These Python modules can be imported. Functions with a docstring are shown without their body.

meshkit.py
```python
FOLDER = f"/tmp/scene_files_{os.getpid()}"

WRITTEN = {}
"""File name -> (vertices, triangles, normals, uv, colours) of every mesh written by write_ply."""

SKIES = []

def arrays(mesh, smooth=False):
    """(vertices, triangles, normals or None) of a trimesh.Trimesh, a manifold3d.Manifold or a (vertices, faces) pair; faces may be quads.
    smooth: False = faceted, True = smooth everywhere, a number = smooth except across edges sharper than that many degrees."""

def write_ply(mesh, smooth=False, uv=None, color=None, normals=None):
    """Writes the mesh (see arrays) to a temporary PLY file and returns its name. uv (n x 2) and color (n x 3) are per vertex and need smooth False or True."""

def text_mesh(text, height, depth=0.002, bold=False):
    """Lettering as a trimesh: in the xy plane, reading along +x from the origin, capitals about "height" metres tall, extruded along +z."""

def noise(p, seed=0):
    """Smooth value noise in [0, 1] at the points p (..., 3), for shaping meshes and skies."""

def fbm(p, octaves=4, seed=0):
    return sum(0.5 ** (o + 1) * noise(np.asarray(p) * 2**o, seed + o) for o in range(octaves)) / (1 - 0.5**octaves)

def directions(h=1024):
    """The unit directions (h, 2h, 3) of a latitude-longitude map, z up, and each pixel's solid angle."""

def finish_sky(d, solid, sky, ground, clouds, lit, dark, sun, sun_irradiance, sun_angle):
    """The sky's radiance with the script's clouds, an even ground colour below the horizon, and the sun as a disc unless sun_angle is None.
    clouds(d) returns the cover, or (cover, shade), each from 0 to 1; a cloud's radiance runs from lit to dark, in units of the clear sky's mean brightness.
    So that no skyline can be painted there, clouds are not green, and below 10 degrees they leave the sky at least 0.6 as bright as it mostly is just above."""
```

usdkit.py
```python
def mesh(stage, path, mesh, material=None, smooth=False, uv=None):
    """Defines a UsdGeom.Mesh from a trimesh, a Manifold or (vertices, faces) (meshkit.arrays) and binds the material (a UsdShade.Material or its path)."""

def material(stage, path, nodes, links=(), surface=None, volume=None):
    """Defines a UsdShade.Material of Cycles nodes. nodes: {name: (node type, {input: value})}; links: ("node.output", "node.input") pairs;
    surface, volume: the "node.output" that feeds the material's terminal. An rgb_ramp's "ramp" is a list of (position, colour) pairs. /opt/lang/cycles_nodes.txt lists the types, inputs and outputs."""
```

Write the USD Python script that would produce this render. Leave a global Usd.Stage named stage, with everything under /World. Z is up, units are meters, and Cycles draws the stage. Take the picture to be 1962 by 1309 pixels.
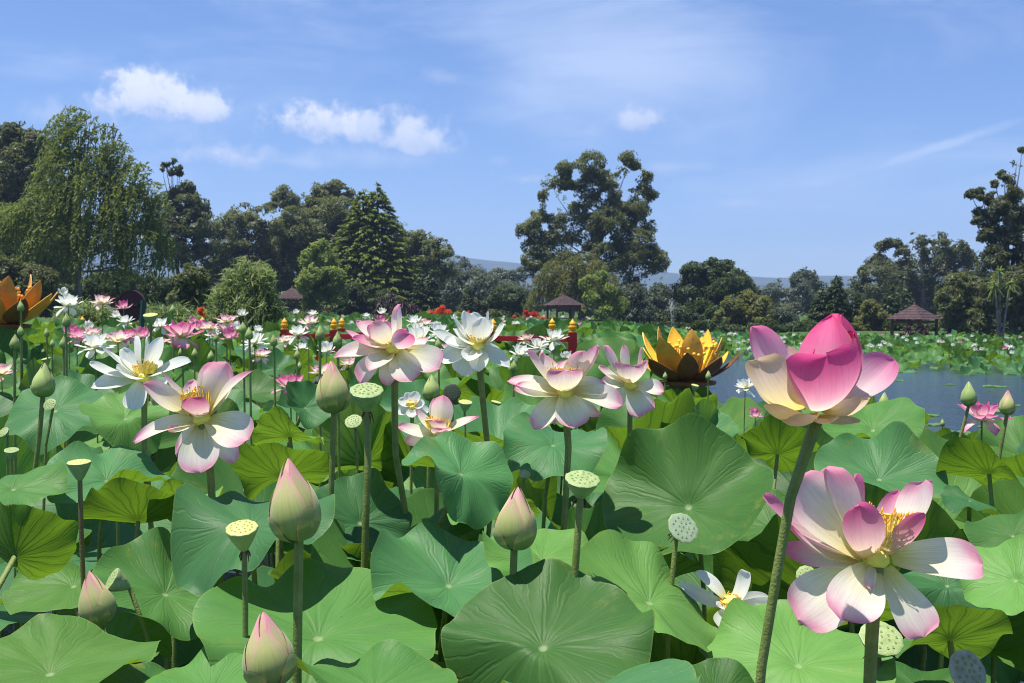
import math, random, numpy as np, trimesh, usdkit, meshkit
from pxr import Usd, UsdGeom, UsdLux, UsdShade, Gf, Sdf, Vt

stage = Usd.Stage.CreateInMemory()
UsdGeom.SetStageUpAxis(stage, 'Z'); UsdGeom.SetStageMetersPerUnit(stage, 1.0)
UsdGeom.Xform.Define(stage, '/World'); UsdGeom.Scope.Define(stage, '/World/Looks')

# ---------------------------------------------------------------- camera
F = 1925.0; W0, H0 = 1962.0, 1309.0; HORIZON = 592.0; CAM_Z = 2.3
PITCH = math.atan((H0 / 2 - HORIZON) / F)
cam = UsdGeom.Camera.Define(stage, '/World/camera')
cam.CreateHorizontalApertureAttr(36.0); cam.CreateVerticalApertureAttr(24.0)
cam.CreateFocalLengthAttr(36.0 * F / W0); cam.CreateClippingRangeAttr(Gf.Vec2f(0.05, 100000))
cam.CreateExposureAttr(1.1); cam.CreateFStopAttr(16.0); cam.CreateFocusDistanceAttr(2.1)
cx = UsdGeom.Xformable(cam)
cx.AddTranslateOp().Set(Gf.Vec3d(0, 0, CAM_Z)); cx.AddRotateXOp().Set(90 - math.degrees(PITCH))
CAM = np.array([0, 0, CAM_Z]); RIGHT = np.array([1., 0, 0])
FWD = np.array([0, math.cos(PITCH), -math.sin(PITCH)]); UP = np.array([0, math.sin(PITCH), math.cos(PITCH)])


def at(px, py, d):
    return CAM + FWD * d + RIGHT * ((px - W0 / 2) / F * d) + UP * ((H0 / 2 - py) / F * d)


def proj(p):
    q = np.asarray(p) - CAM
    d = q @ FWD
    return W0 / 2 + F * (q @ RIGHT) / d, H0 / 2 - F * (q @ UP) / d, d


# ---------------------------------------------------------------- material graphs
class Ref(str):
    pass


class G:
    def __init__(s):
        s.n, s.l = {}, []

    def __call__(s, kind, out, **kw):
        name = 'n%d' % len(s.n)
        s.n[name] = (kind, {k: v for k, v in kw.items() if not isinstance(v, Ref)})
        s.l += [(str(v), name + '.' + k) for k, v in kw.items() if isinstance(v, Ref)]
        return Ref(name + '.' + out)

    def m(s, op, a, b=0.0, clamp=False):
        return s('math', 'value', math_type=op, value1=a, value2=b, use_clamp=clamp)

    def step(s, v, lo, hi, a=0.0, b=1.0):
        return s('map_range', 'result', range_type='smoothstep', value=v, from_min=lo, from_max=hi, to_min=a, to_max=b, clamp=True)

    def mix(s, f, a, b, kind='mix'):
        return s('mix', 'color', mix_type=kind, fac=f, color1=a, color2=b)

    def ramp(s, f, stops):
        return s('rgb_ramp', 'color', ramp=stops, fac=f)

    def xyz(s, v):
        r = s('separate_xyz', 'x', vector=v); b = r[:-1]
        return r, Ref(b + 'y'), Ref(b + 'z')

    def done(s, name, surface=None, volume=None):
        return usdkit.material(stage, '/World/Looks/' + name, s.n, s.l, surface=surface, volume=volume)


# ---------------------------------------------------------------- sun and sky
SUN_EL, SUN_AZ = math.radians(76), math.atan2(-0.90, -0.12)
SUN = np.array([math.cos(SUN_EL) * math.sin(SUN_AZ), math.cos(SUN_EL) * math.cos(SUN_AZ), math.sin(SUN_EL)])
sun = UsdLux.DistantLight.Define(stage, '/World/sun')
sun.CreateIntensityAttr(1.1); sun.CreateAngleAttr(0.53); sun.CreateColorAttr(Gf.Vec3f(1.0, 0.945, 0.84))
sun.GetPrim().CreateAttribute('inputs:normalize', Sdf.ValueTypeNames.Bool).Set(True)
z = Gf.Vec3d(*map(float, SUN)); xa = Gf.Cross(Gf.Vec3d(0, 1, 0), z).GetNormalized(); ya = Gf.Cross(z, xa)
UsdGeom.Xformable(sun).AddTransformOp().Set(Gf.Matrix4d(*xa, 0, *ya, 0, *z, 0, 0, 0, 0, 1))

SKY_STRENGTH = 0.054
g = G()
sky = g('sky_texture', 'color', sky_type='single_scattering', sun_disc=False, sun_elevation=SUN_EL, sun_rotation=SUN_AZ, altitude=200.0, air_density=1.0, aerosol_density=0.15, ozone_density=4.0)
sky = g('hsv', 'color', hue=0.5, saturation=1.12, value=1.0, fac=1.0, color=sky)
sky = g.mix(1.0, sky, (.86, 1.0, 1.25), 'multiply')
dirn = g('texture_coordinate', 'generated')
dx, dy, dz = g.xyz(dirn)
az = g.m('arctan2', dx, dy)                                   # azimuth from straight ahead
el = g.m('arcsine', dz)
def ang(px, py): return math.atan((px - W0 / 2) / F), math.atan((HORIZON - py) / math.hypot(F, px - W0 / 2))
vec = g('combine_xyz', 'vector', x=az, y=el, z=0.0)
na = g('noise_texture', 'fac', vector=dirn, scale=22.0, detail=7.0, roughness=0.55)
nb = g('noise_texture', 'fac', vector=dirn, scale=60.0, detail=5.0, roughness=0.6)
bump_n = g.m('add', g.m('multiply', g.m('subtract', na, 0.5), 2.3), g.m('multiply', g.m('subtract', nb, 0.5), 1.5))
cover, lit = None, None
for (px, py, rw, rh, dens, soft) in [(282, 196, 104, 74, 1.0, .34), (388, 212, 72, 48, .95, .4), (612, 238, 112, 58, 1.0, .4), (700, 252, 66, 44, .8, .45), (788, 266, 84, 50, .85, .5), (1222, 235, 66, 34, .7, .5), (1130, 258, 60, 18, .3, .6),
                                     (440, 302, 150, 34, .75, .7), (560, 312, 150, 30, .45, .8), (330, 262, 170, 46, .35, .9), (95, 220, 70, 36, .42, .7), (860, 152, 60, 24, .3, .7), (1010, 345, 42, 18, .5, .6), (1290, 322, 110, 20, .4, .7), (1400, 392, 50, 16, .28, .7), (700, 305, 190, 34, .35, .8), (1880, 345, 80, 20, .25, .8), (960, 310, 40, 20, .25, .7)]:
    a0, e0 = ang(px, py)
    u = g.m('divide', g.m('subtract', az, a0), rw / F); v = g.m('divide', g.m('subtract', el, e0), rh / F)
    vl = g.m('multiply', g.m('minimum', v, 0.0), 0.55)        # flatter bases
    v = g.m('add', v, vl)
    d2 = g.m('sqrt', g.m('add', g.m('multiply', u, u), g.m('multiply', v, v)))
    f = g.m('add', g.m('subtract', 1.0, d2), g.m('multiply', bump_n, 1.0))
    c = g.step(f, 0.0, soft * 1.7, 0.0, dens)
    s_ = g.step(g.m('add', v, g.m('multiply', bump_n, 0.5)), -0.7, 0.5)
    sh = g.m('multiply', c, s_)
    cover = c if cover is None else g.m('maximum', cover, c)
    lit = sh if lit is None else g.m('maximum', lit, sh)
# thin high cirrus, everywhere in the sky, densest right of centre
stretch = g('mapping', 'vector', vector=dirn, rotation=(0.0, 0.35, 0.5), scale=(2.2, 5.0, 9.0))
nc = g('noise_texture', 'fac', vector=stretch, scale=1.3, detail=8.0, roughness=0.6, distortion=0.6)
cir = g.step(nc, 0.45, 0.82, 0.0, 0.50)
a0, e0 = ang(1200, 130)
u = g.m('divide', g.m('subtract', az, a0), 420 / F); v = g.m('divide', g.m('subtract', el, e0), 190 / F)
blob = g.m('subtract', 1.0, g.m('sqrt', g.m('add', g.m('multiply', u, u), g.m('multiply', v, v))))
blob = g.m('multiply', g.step(g.m('add', blob, g.m('multiply', g.m('subtract', nc, 0.5), 2.2)), -0.1, 1.1, 0.0, 0.60), 1.0)
a0, e0 = ang(1790, 285)                                        # slanting streak at the right
u = g.m('divide', g.m('subtract', az, a0), 170 / F); v = g.m('divide', g.m('subtract', g.m('subtract', el, e0), g.m('multiply', g.m('subtract', az, a0), 0.28)), 16 / F)
st = g.step(g.m('add', g.m('subtract', 1.0, g.m('sqrt', g.m('add', g.m('multiply', u, u), g.m('multiply', v, v)))), g.m('multiply', bump_n, 0.4)), 0.0, 0.9, 0.0, 0.5)
veil = g.m('maximum', g.m('maximum', cir, blob), st)
# heaped clouds for the rest of the sky
ng = g('noise_texture', 'fac', vector=g('mapping', 'vector', vector=dirn, scale=(1., 1., 2.2), location=(3.1, 1.7, .4)), scale=2.6, detail=8.0, roughness=0.56)
outside = g.step(g.m('absolute', az), 0.62, 0.95)
rest = g.m('multiply', g.step(ng, 0.56, 0.70, 0.0, 0.85), outside)
ccol = g.mix(g.m('maximum', lit, g.m('multiply', rest, 0.6)), (5.9, 6.6, 8.4), (9.0, 9.2, 9.9))
col = g.mix(veil, sky, (6.8, 7.9, 10.0))
col = g.mix(g.m('multiply', g.m('maximum', cover, rest), 0.93), col, ccol)
bg = g('background_shader', 'background', color=col, strength=SKY_STRENGTH)
dome = UsdLux.DomeLight.Define(stage, '/World/sky')
UsdShade.MaterialBindingAPI.Apply(dome.GetPrim()).Bind(g.done('sky_look', surface=bg))
dome.GetPrim().SetCustomDataByKey('kind', 'structure')

# ---------------------------------------------------------------- scene helpers
TAKEN = {}


def free(path):
    k = TAKEN.get(path, 0); TAKEN[path] = k + 1
    return path if k == 0 else '%s_%03d' % (path, k)


def tag(p, label=None, cat=None, group=None, kind=None):
    p = p.GetPrim() if hasattr(p, 'GetPrim') else p
    for k, v in (('label', label), ('category', cat), ('group', group), ('kind', kind)):
        if v: p.SetCustomDataByKey(k, v)
    return p


def mat4(loc, rz=0.0, s=1.0, rot=None):
    R = rot if rot is not None else np.array([[math.cos(rz), -math.sin(rz), 0], [math.sin(rz), math.cos(rz), 0], [0, 0, 1]])
    M = np.eye(4); M[:3, :3] = R * s; M[:3, 3] = loc
    return M


def thing(name, loc, label=None, cat=None, group=None, M=None):
    x = UsdGeom.Xform.Define(stage, free('/World/' + name))
    M = mat4(loc) if M is None else M
    x.AddTransformOp().Set(Gf.Matrix4d(*M.T.ravel().tolist()))
    tag(x, label, cat, group)
    x.M = None
    return x


def copy_of(src, name, M, label, group=None, cat=None):
    x = UsdGeom.Xform.Define(stage, free('/World/' + name))
    x.AddTransformOp().Set(Gf.Matrix4d(*M.T.ravel().tolist()))
    x.GetPrim().GetReferences().AddInternalReference(src.GetPath())
    x.GetPrim().SetInstanceable(True)
    tag(x, label, cat, group)
    return x


def part(parent, name, mesh, material, smooth=False, uv=None, kind=None, label=None, origin=None):
    """one Mesh prim; parent an Xform / Mesh or None for the top level. origin: world position to subtract (the thing's base)."""
    path = free((str(parent.GetPath()) if parent is not None else '/World') + '/' + name)
    v, f = (np.asarray(mesh.vertices), np.asarray(mesh.faces)) if hasattr(mesh, 'vertices') else mesh
    if origin is not None: v = np.asarray(v) - origin
    m = usdkit.mesh(stage, path, (v, f), material, smooth=smooth, uv=uv)
    if kind or label: tag(m, label, None, None, kind)
    return m


def grid_faces(nu, nv, wrap=False):
    i, j = np.meshgrid(np.arange(nu - 1), np.arange(nv if wrap else nv - 1), indexing='ij')
    k = (j + 1) % nv
    return np.stack([i * nv + j, i * nv + k, (i + 1) * nv + k, (i + 1) * nv + j], -1).reshape(-1, 4)


def tri(q):
    return np.vstack([q[:, [0, 1, 2]], q[:, [0, 2, 3]]])


def unit(v):
    v = np.asarray(v, float)
    return v / (np.linalg.norm(v) + 1e-12)


def tube(pts, radii, sides=8, cap=True):
    p = np.asarray(pts, float); n = len(p)
    t = np.gradient(p, axis=0); t /= np.linalg.norm(t, axis=1, keepdims=True) + 1e-12
    ref = np.array([0, 1., 0]) if abs(t[0][1]) < .8 else np.array([1., 0, 0])
    a = np.cross(t, ref); a /= np.linalg.norm(a, axis=1, keepdims=True); b = np.cross(t, a)
    an = np.arange(sides) * 2 * np.pi / sides
    r = np.broadcast_to(radii, (n,))[:, None, None]
    v = (p[:, None] + r * (np.cos(an)[None, :, None] * a[:, None] + np.sin(an)[None, :, None] * b[:, None])).reshape(-1, 3)
    f = tri(grid_faces(n, sides, True))
    if cap:
        v = np.vstack([v, p[0], p[-1]]); k = np.arange(sides); kk = (k + 1) % sides
        f = np.vstack([f, np.stack([np.full(sides, n * sides), kk, k], 1), np.stack([np.full(sides, n * sides + 1), (n - 1) * sides + k, (n - 1) * sides + kk], 1)])
    return v, f


def lathe(rz, sides=24, cap=False):
    rz = np.asarray(rz, float); an = np.arange(sides) * 2 * np.pi / sides
    v = np.stack([rz[:, 0:1] * np.cos(an), rz[:, 0:1] * np.sin(an), np.broadcast_to(rz[:, 1:2], (len(rz), sides))], -1).reshape(-1, 3)
    return v, tri(grid_faces(len(rz), sides, True))


def box(x0, y0, z0, x1, y1, z1):
    m = trimesh.creation.box([x1 - x0, y1 - y0, z1 - z0]); m.apply_translation([(x0 + x1) / 2, (y0 + y1) / 2, (z0 + z1) / 2])
    return np.asarray(m.vertices), np.asarray(m.faces)


def join(*ms):
    vs, fs, n = [], [], 0
    for v, f in ms:
        vs.append(np.asarray(v)); fs.append(np.asarray(f) + n); n += len(v)
    return np.vstack(vs), np.vstack(fs)


def frame(axis):
    """rotation whose z column is axis"""
    zc = unit(axis); r = np.array([0, 1., 0]) if abs(zc[1]) < .9 else np.array([1., 0, 0])
    xc = unit(np.cross(r, zc)); yc = np.cross(zc, xc)
    return np.stack([xc, yc, zc], 1)


def spline(pts, n=12):
    p = np.asarray(pts, float); t = np.linspace(0, len(p) - 1, n)
    if len(p) == 2: return p[0] + (p[1] - p[0]) * np.linspace(0, 1, n)[:, None]
    from scipy.interpolate import PchipInterpolator
    c = np.concatenate([[0], np.cumsum(np.linalg.norm(np.diff(p, axis=0), axis=1) + 1e-6)])
    return PchipInterpolator(c, p)(np.linspace(0, c[-1], n))


# ---------------------------------------------------------------- looks
def plain(name, colour, rough=0.6, spec=0.3, noise=0.0, scale=8.0, c2=None, metallic=0.0, bump=0.0, bscale=40.0, objc=False):
    g = G(); c = colour
    vec = g('texture_coordinate', 'object') if objc else g('geometry', 'position')
    kw = {}
    if c2 is not None:
        n = g('noise_texture', 'fac', vector=vec, scale=scale, detail=5.0, roughness=0.6)
        c = g.ramp(n, [(0.32, colour), (0.68, c2)])
    if bump:
        n2 = g('noise_texture', 'fac', vector=vec, scale=bscale, detail=4.0)
        kw['normal'] = g('bump', 'normal', height=n2, strength=bump, distance=0.01)
    return g.done(name, surface=g('principled_bsdf', 'BSDF', base_color=c, roughness=rough, specular_ior_level=spec, metallic=metallic, **kw))


def petal_look(name, inner, outer, trans=0.50, streak=0.10, edge=0.16, rv=0.08, rim=0.0):
    """inner, outer: ramps along the petal from base to tip"""
    g = G()
    uv = g('texture_coordinate', 'UV'); u, v, _ = g.xyz(uv)
    sv = g('mapping', 'vector', vector=uv, scale=(46.0, 1.6, 1.0))
    fine = g('noise_texture', 'fac', vector=sv, scale=1.0, detail=4.0, roughness=0.6)
    big = g('noise_texture', 'fac', vector=g('geometry', 'position'), scale=30.0, detail=3.0)
    off = g.m('absolute', g.m('subtract', u, 0.5))
    t = g.m('add', v, g.m('multiply', g.m('multiply', off, v), edge * 2))
    t = g.m('add', t, g.m('multiply', g.m('subtract', fine, 0.5), streak * 2))
    t = g.m('add', t, g.m('multiply', g.m('subtract', big, 0.5), 0.22))
    back = g('geometry', 'backfacing')
    c = g.mix(back, g.ramp(t, inner), g.ramp(t, outer))
    vein = g.step(fine, 0.34, 0.62, 0.84, 1.0)
    c = g.mix(1.0, c, g('combine_color', 'color', r=vein, g=vein, b=vein), 'multiply')
    rnd = g('object_info', 'random')
    c = g('hsv', 'color', hue=g.m('add', 0.5 - rv * .05, g.m('multiply', rnd, rv * .10)), saturation=1.0, value=g.m('add', 1.0 - rv, g.m('multiply', g.m('fraction', g.m('multiply', rnd, 5.7)), rv * 1.2)), fac=1.0, color=c)
    if rim: c = g.mix(g.step(g.m('abs' if 0 else 'absolute', off), 0.40, 0.49, 0.0, rim), c, (.62, .30, .26))
    nrm = g('bump', 'normal', height=fine, strength=0.25, distance=0.002)
    p = g('principled_bsdf', 'BSDF', base_color=c, roughness=0.55, specular_ior_level=0.25, sheen_weight=0.15, normal=nrm)
    tl = g('translucent_bsdf', 'BSDF', color=c)
    return g.done(name, surface=g('mix_closure', 'closure', fac=trans, closure1=p, closure2=tl))


WH = (.86, .85, .80); CR = (.86, .82, .58); YE = (.82, .66, .20); PK = (.80, .32, .50); LP = (.85, .62, .70); HP = (.80, .11, .30); GRN = (.52, .62, .28)
L_pink = petal_look('petal_pink_tipped', [(0, YE), (.18, (.88, .79, .38)), (.38, (.91, .87, .62)), (.68, (.91, .86, .76)), (.86, (.89, .70, .72)), (1.0, (.84, .38, .52))],
                    [(0, YE), (.18, (.88, .80, .42)), (.42, (.91, .85, .62)), (.66, (.90, .80, .72)), (.84, (.87, .62, .67)), (1.0, (.79, .31, .47))])
L_white = petal_look('petal_white', [(0, (.80, .78, .30)), (.16, (.86, .86, .62)), (.35, (.87, .88, .80)), (1.0, (.88, .89, .87))], [(0, (.74, .76, .34)), (.2, (.82, .84, .60)), (.5, (.86, .87, .78)), (1.0, (.87, .88, .84))], streak=.05)
L_cream = petal_look('petal_yellow_outer', [(0, YE), (.3, (.84, .74, .34)), (.6, (.86, .80, .60)), (.85, (.85, .70, .60)), (1.0, (.78, .46, .40))], [(0, (.74, .64, .14)), (.3, (.84, .72, .26)), (.6, (.87, .76, .48)), (.85, (.86, .70, .56)), (1.0, (.74, .56, .34))])
L_hot = petal_look('petal_hot_pink', [(0, (.88, .82, .62)), (.2, (.88, .68, .70)), (.5, (.86, .38, .56)), (1.0, (.82, .12, .33))], [(0, (.91, .84, .64)), (.20, (.91, .72, .68)), (.46, (.89, .42, .57)), (.75, (.86, .20, .42)), (1.0, (.82, .08, .30))], trans=.5)
L_rose = petal_look('petal_rose', [(0, YE), (.18, (.90, .82, .62)), (.42, (.90, .74, .74)), (.75, (.85, .46, .60)), (1.0, (.77, .20, .42))], [(0, YE), (.18, (.89, .78, .56)), (.42, (.87, .60, .66)), (.75, (.80, .32, .50)), (1.0, (.72, .13, .33))])
L_bud = petal_look('bud_scale_green_pink', [(0, (.20, .31, .07)), (.2, (.32, .42, .11)), (.55, (.46, .50, .18)), (.80, (.58, .48, .26)), (.95, (.74, .36, .38)), (1.12, (.74, .20, .34))], [(0, GRN), (1, GRN)], trans=.12, streak=.09, edge=.30, rv=.26, rim=.6)
L_budg = petal_look('bud_scale_green', [(0, (.20, .34, .08)), (.3, (.30, .44, .12)), (.7, (.40, .52, .17)), (1.0, (.50, .55, .23))], [(0, GRN), (1, GRN)], trans=.12, streak=.07, edge=.1, rv=.22, rim=.3)


def leaf_look(name, top, top2, under, glow, sheen=0.0, rough=0.5):
    g = G()
    uv = g('texture_coordinate', 'UV'); u, v, _ = g.xyz(uv)
    x = g.m('subtract', u, 0.5); y = g.m('subtract', v, 0.5)
    r = g.m('multiply', g.m('sqrt', g.m('add', g.m('multiply', x, x), g.m('multiply', y, y))), 2.0)
    nz = g('noise_texture', 'fac', vector=g('combine_xyz', 'vector', x=u, y=v, z=g.m('multiply', g('object_info', 'random'), 30.0)), scale=3.6, detail=3.0)
    th = g.m('multiply', g.m('arctan2', y, x), 21 / (2 * math.pi))
    th = g.m('add', th, g.m('multiply', g.m('multiply', g.m('subtract', nz, 0.5), r), 2.0))
    d1 = g.m('multiply', g.m('multiply', g.m('pingpong', th, 0.5), 2 * math.pi / 21), r)
    d2 = g.m('multiply', g.m('multiply', g.m('pingpong', g.m('add', g.m('multiply', th, 2.0), 0.5), 0.5), math.pi / 21), r)
    w1 = g.m('multiply', g.m('multiply', g.step(d1, 0.003, 0.022, 1.0, 0.0), g.step(r, 0.45, 0.95, 1.0, 0.15)), g.step(g('noise_texture', 'fac', vector=uv, scale=7.0, detail=2.0), 0.34, 0.62, 0.25, 1.0))
    w2 = g.m('multiply', g.step(d2, 0.002, 0.014, 1.0, 0.0), g.step(r, 0.45, 0.62, 0.0, 0.55))
    # fine cross venation
    vor = g('voronoi_texture', 'distance', feature='distance_to_edge', vector=uv, scale=26.0)
    w3 = g.step(vor, 0.0, 0.06, 0.35, 0.0)
    vein = g.m('maximum', w1, w2)
    wb = g.m('maximum', g.step(d1, .006, .034, 1.0, 0.0), g.m('multiply', w2, .7))
    pos = g('geometry', 'position')
    pat = g('noise_texture', 'fac', vector=pos, scale=5.5, detail=5.0, roughness=0.62)
    rnd = g('object_info', 'random')
    rad = g('noise_texture', 'fac', vector=g('combine_xyz', 'vector', x=g.m('multiply', g.m('divide', x, g.m('add', r, 0.02)), 9.0), y=g.m('multiply', g.m('divide', y, g.m('add', r, 0.02)), 9.0), z=g.m('add', g.m('multiply', r, 1.2), g.m('multiply', rnd, 40.0))), scale=1.0, detail=4.0, roughness=0.6)
    pat = g.m('add', g.m('multiply', pat, .45), g.m('multiply', rad, .55))
    base = g.ramp(g.m('add', g.m('multiply', g.m('subtract', pat, 0.5), 1.3), g.m('add', 0.22, g.m('multiply', rnd, 0.56))), [(0.22, top), (0.78, top2)])
    base = g('hsv', 'color', hue=g.m('add', 0.488, g.m('multiply', rnd, 0.022)), saturation=1.0, value=g.m('add', 0.82, g.m('multiply', g.m('fraction', g.m('multiply', rnd, 7.31)), 0.36)), fac=1.0, color=base)
    base = g.mix(g.m('multiply', vein, 0.15), base, (.15, .31, .09))
    base = g.mix(g.step(r, 0.02, 0.055, 0.65, 0.0), base, (.36, .46, .24))
    age = g('noise_texture', 'fac', vector=pos, scale=9.0, detail=6.0, roughness=0.7)
    base = g.mix(g.m('multiply', g.step(age, 0.57, 0.74), g.step(r, 0.3, 1.0, 0.1, 0.6)), base, (.30, .28, .05))
    base = g.mix(g.step(r, 0.982, 0.998, 0.0, 0.40), base, (.24, .32, .09))
    sp_ = g('voronoi_texture', 'distance', feature='f1', vector=g('mapping', 'vector', vector=uv, location=(.3, .7, 0.0), scale=(17.0, 17.0, 1.0)), scale=1.0)
    spot = g.m('multiply', g.step(sp_, 0.05, 0.11, 1.0, 0.0), g.step(g('noise_texture', 'fac', vector=pos, scale=3.1, detail=2.0), 0.50, 0.62))
    base = g.mix(g.m('multiply', spot, 0.8), base, (.16, .10, .03))
    und = g.mix(g.m('multiply', wb, 0.6), under, (.05, .10, .020))
    back = g('geometry', 'backfacing')
    c = g.mix(back, base, und)
    glo = g.mix(g.m('multiply', g.m('maximum', wb, w3), 0.55), glow, (.045, .10, .010))
    h = g.m('add', g.m('multiply', vein, -0.8), g.m('add', g.m('multiply', w3, -0.25), g.m('multiply', pat, 0.9)))
    nrm = g('bump', 'normal', height=h, strength=0.30, distance=0.004)
    p = g('principled_bsdf', 'BSDF', base_color=c, roughness=rough, specular_ior_level=0.22, sheen_weight=sheen, sheen_roughness=0.4, sheen_tint=(.75, .9, 1.0), normal=nrm)
    t = g('translucent_bsdf', 'BSDF', color=glo, normal=nrm)
    return g.done(name, surface=g('mix_closure', 'closure', fac=0.40, closure1=p, closure2=t))


GLOW = (.155, .28, .016)
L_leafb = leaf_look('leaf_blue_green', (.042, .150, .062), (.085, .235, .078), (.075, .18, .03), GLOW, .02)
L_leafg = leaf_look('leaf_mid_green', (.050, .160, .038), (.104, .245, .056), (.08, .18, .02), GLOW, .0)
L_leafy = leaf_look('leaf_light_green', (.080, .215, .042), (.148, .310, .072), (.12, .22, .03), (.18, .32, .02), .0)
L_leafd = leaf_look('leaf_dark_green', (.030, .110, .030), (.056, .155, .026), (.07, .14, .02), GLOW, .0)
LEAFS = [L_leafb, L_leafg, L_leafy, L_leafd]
L_stem = plain('stem_green', (.115, .160, .034), .5, .3, c2=(.19, .23, .065), scale=25, bump=.3, bscale=260)
L_stemb = plain('stem_brown', (.16, .10, .045), .55, .3, c2=(.14, .16, .05), scale=14, bump=.3, bscale=260)
L_pod = plain('pod_green', (.17, .26, .10), .5, .35, c2=(.27, .35, .15), scale=45, bump=.2, bscale=120)
L_podface = plain('pod_face_pale', (.20, .28, .105), .6, .25, c2=(.29, .36, .16), scale=60, bump=.2, bscale=200)
L_podyel = plain('pod_face_yellow', (.36, .38, .11), .6, .25, c2=(.46, .47, .17), scale=60)
L_podblue = plain('pod_face_blue_green', (.20, .28, .18), .6, .25, c2=(.27, .35, .23), scale=60)
L_seed = plain('seed_dark', (.16, .20, .07), .6, .2, c2=(.24, .24, .10), scale=90)
L_dry = plain('pod_dry_grey', (.20, .25, .19), .7, .2, c2=(.32, .36, .27), scale=50, bump=.6, bscale=90)
L_wither = plain('withered_brown', (.07, .035, .025), .8, .1, c2=(.16, .09, .06), scale=60)
L_stam = plain('stamen_yellow', (.85, .60, .06), .6, .2, c2=(.9, .74, .2), scale=200)
L_anth = plain('stamen_orange_tip', (.80, .40, .04), .6, .2)
L_recep = plain('receptacle_yellow', (.82, .66, .07), .55, .3, c2=(.86, .74, .16), scale=100)
# ---------------------------------------------------------------- ground, water, hills
def smooth(x, a, b):
    t = np.clip((np.asarray(x, float) - a) / (b - a), 0, 1)
    return t * t * (3 - 2 * t)


def ground_z(x, y):
    x, y = np.asarray(x, float), np.asarray(y, float)
    d = np.hypot(x, y); t = np.where(y > 0.1, x / np.maximum(y, 0.1), np.sign(x) * 9.0)
    left = 1 - smooth(t, -0.27, -0.215); right = smooth(t, 0.02, 0.14); far_r = smooth(t, .62, 1.0)
    shore = 96 - 76 * left - 20 * right - 30 * far_r * right
    land = 1.25 + .35 * left - 0.85 * right
    land = land + smooth(d, 60, 160) * (0.3 + 0.7 * right) * (1 - left * .7)
    wob = (meshkit.fbm(np.stack([x * .11, y * .11, 0 * x], -1), 3, 5) - .5)
    h = -0.65 + (land + .65) * smooth(d + wob * 6, shore - 4, shore + 5)
    near = 1 - smooth(y, 0.2, 1.1)
    h = h * (1 - near) + 0.75 * near * (d < 40) + h * near * (d >= 40)
    return h + wob * .25 * (h > 0.1)


an = np.linspace(0, 2 * np.pi, 241)[:-1]; rr = np.concatenate([[0.02], np.geomspace(.6, 200, 120), np.geomspace(215, 9000, 26)])
R_, A_ = np.meshgrid(rr, an, indexing='ij')
gx, gy = R_ * np.sin(A_), R_ * np.cos(A_); gz = ground_z(gx, gy); gz = np.where(R_ > 200, gz * .0 + 1.5 - smooth(R_, 900, 8000) * 30, gz)
g = G(); pos = g('geometry', 'position')
n = g('noise_texture', 'fac', vector=pos, scale=0.6, detail=6.0, roughness=0.65)
gc = g.ramp(n, [(.3, (.030, .060, .016)), (.55, (.055, .095, .025)), (.75, (.11, .10, .045))])
L_ground = g.done('grassy_ground', surface=g('principled_bsdf', 'BSDF', base_color=gc, roughness=0.9, specular_ior_level=0.1))
tag(part(None, 'ground', (np.stack([gx, gy, gz], -1).reshape(-1, 3), tri(grid_faces(len(rr), 240, True))), L_ground, smooth=True), kind='structure')

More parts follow.
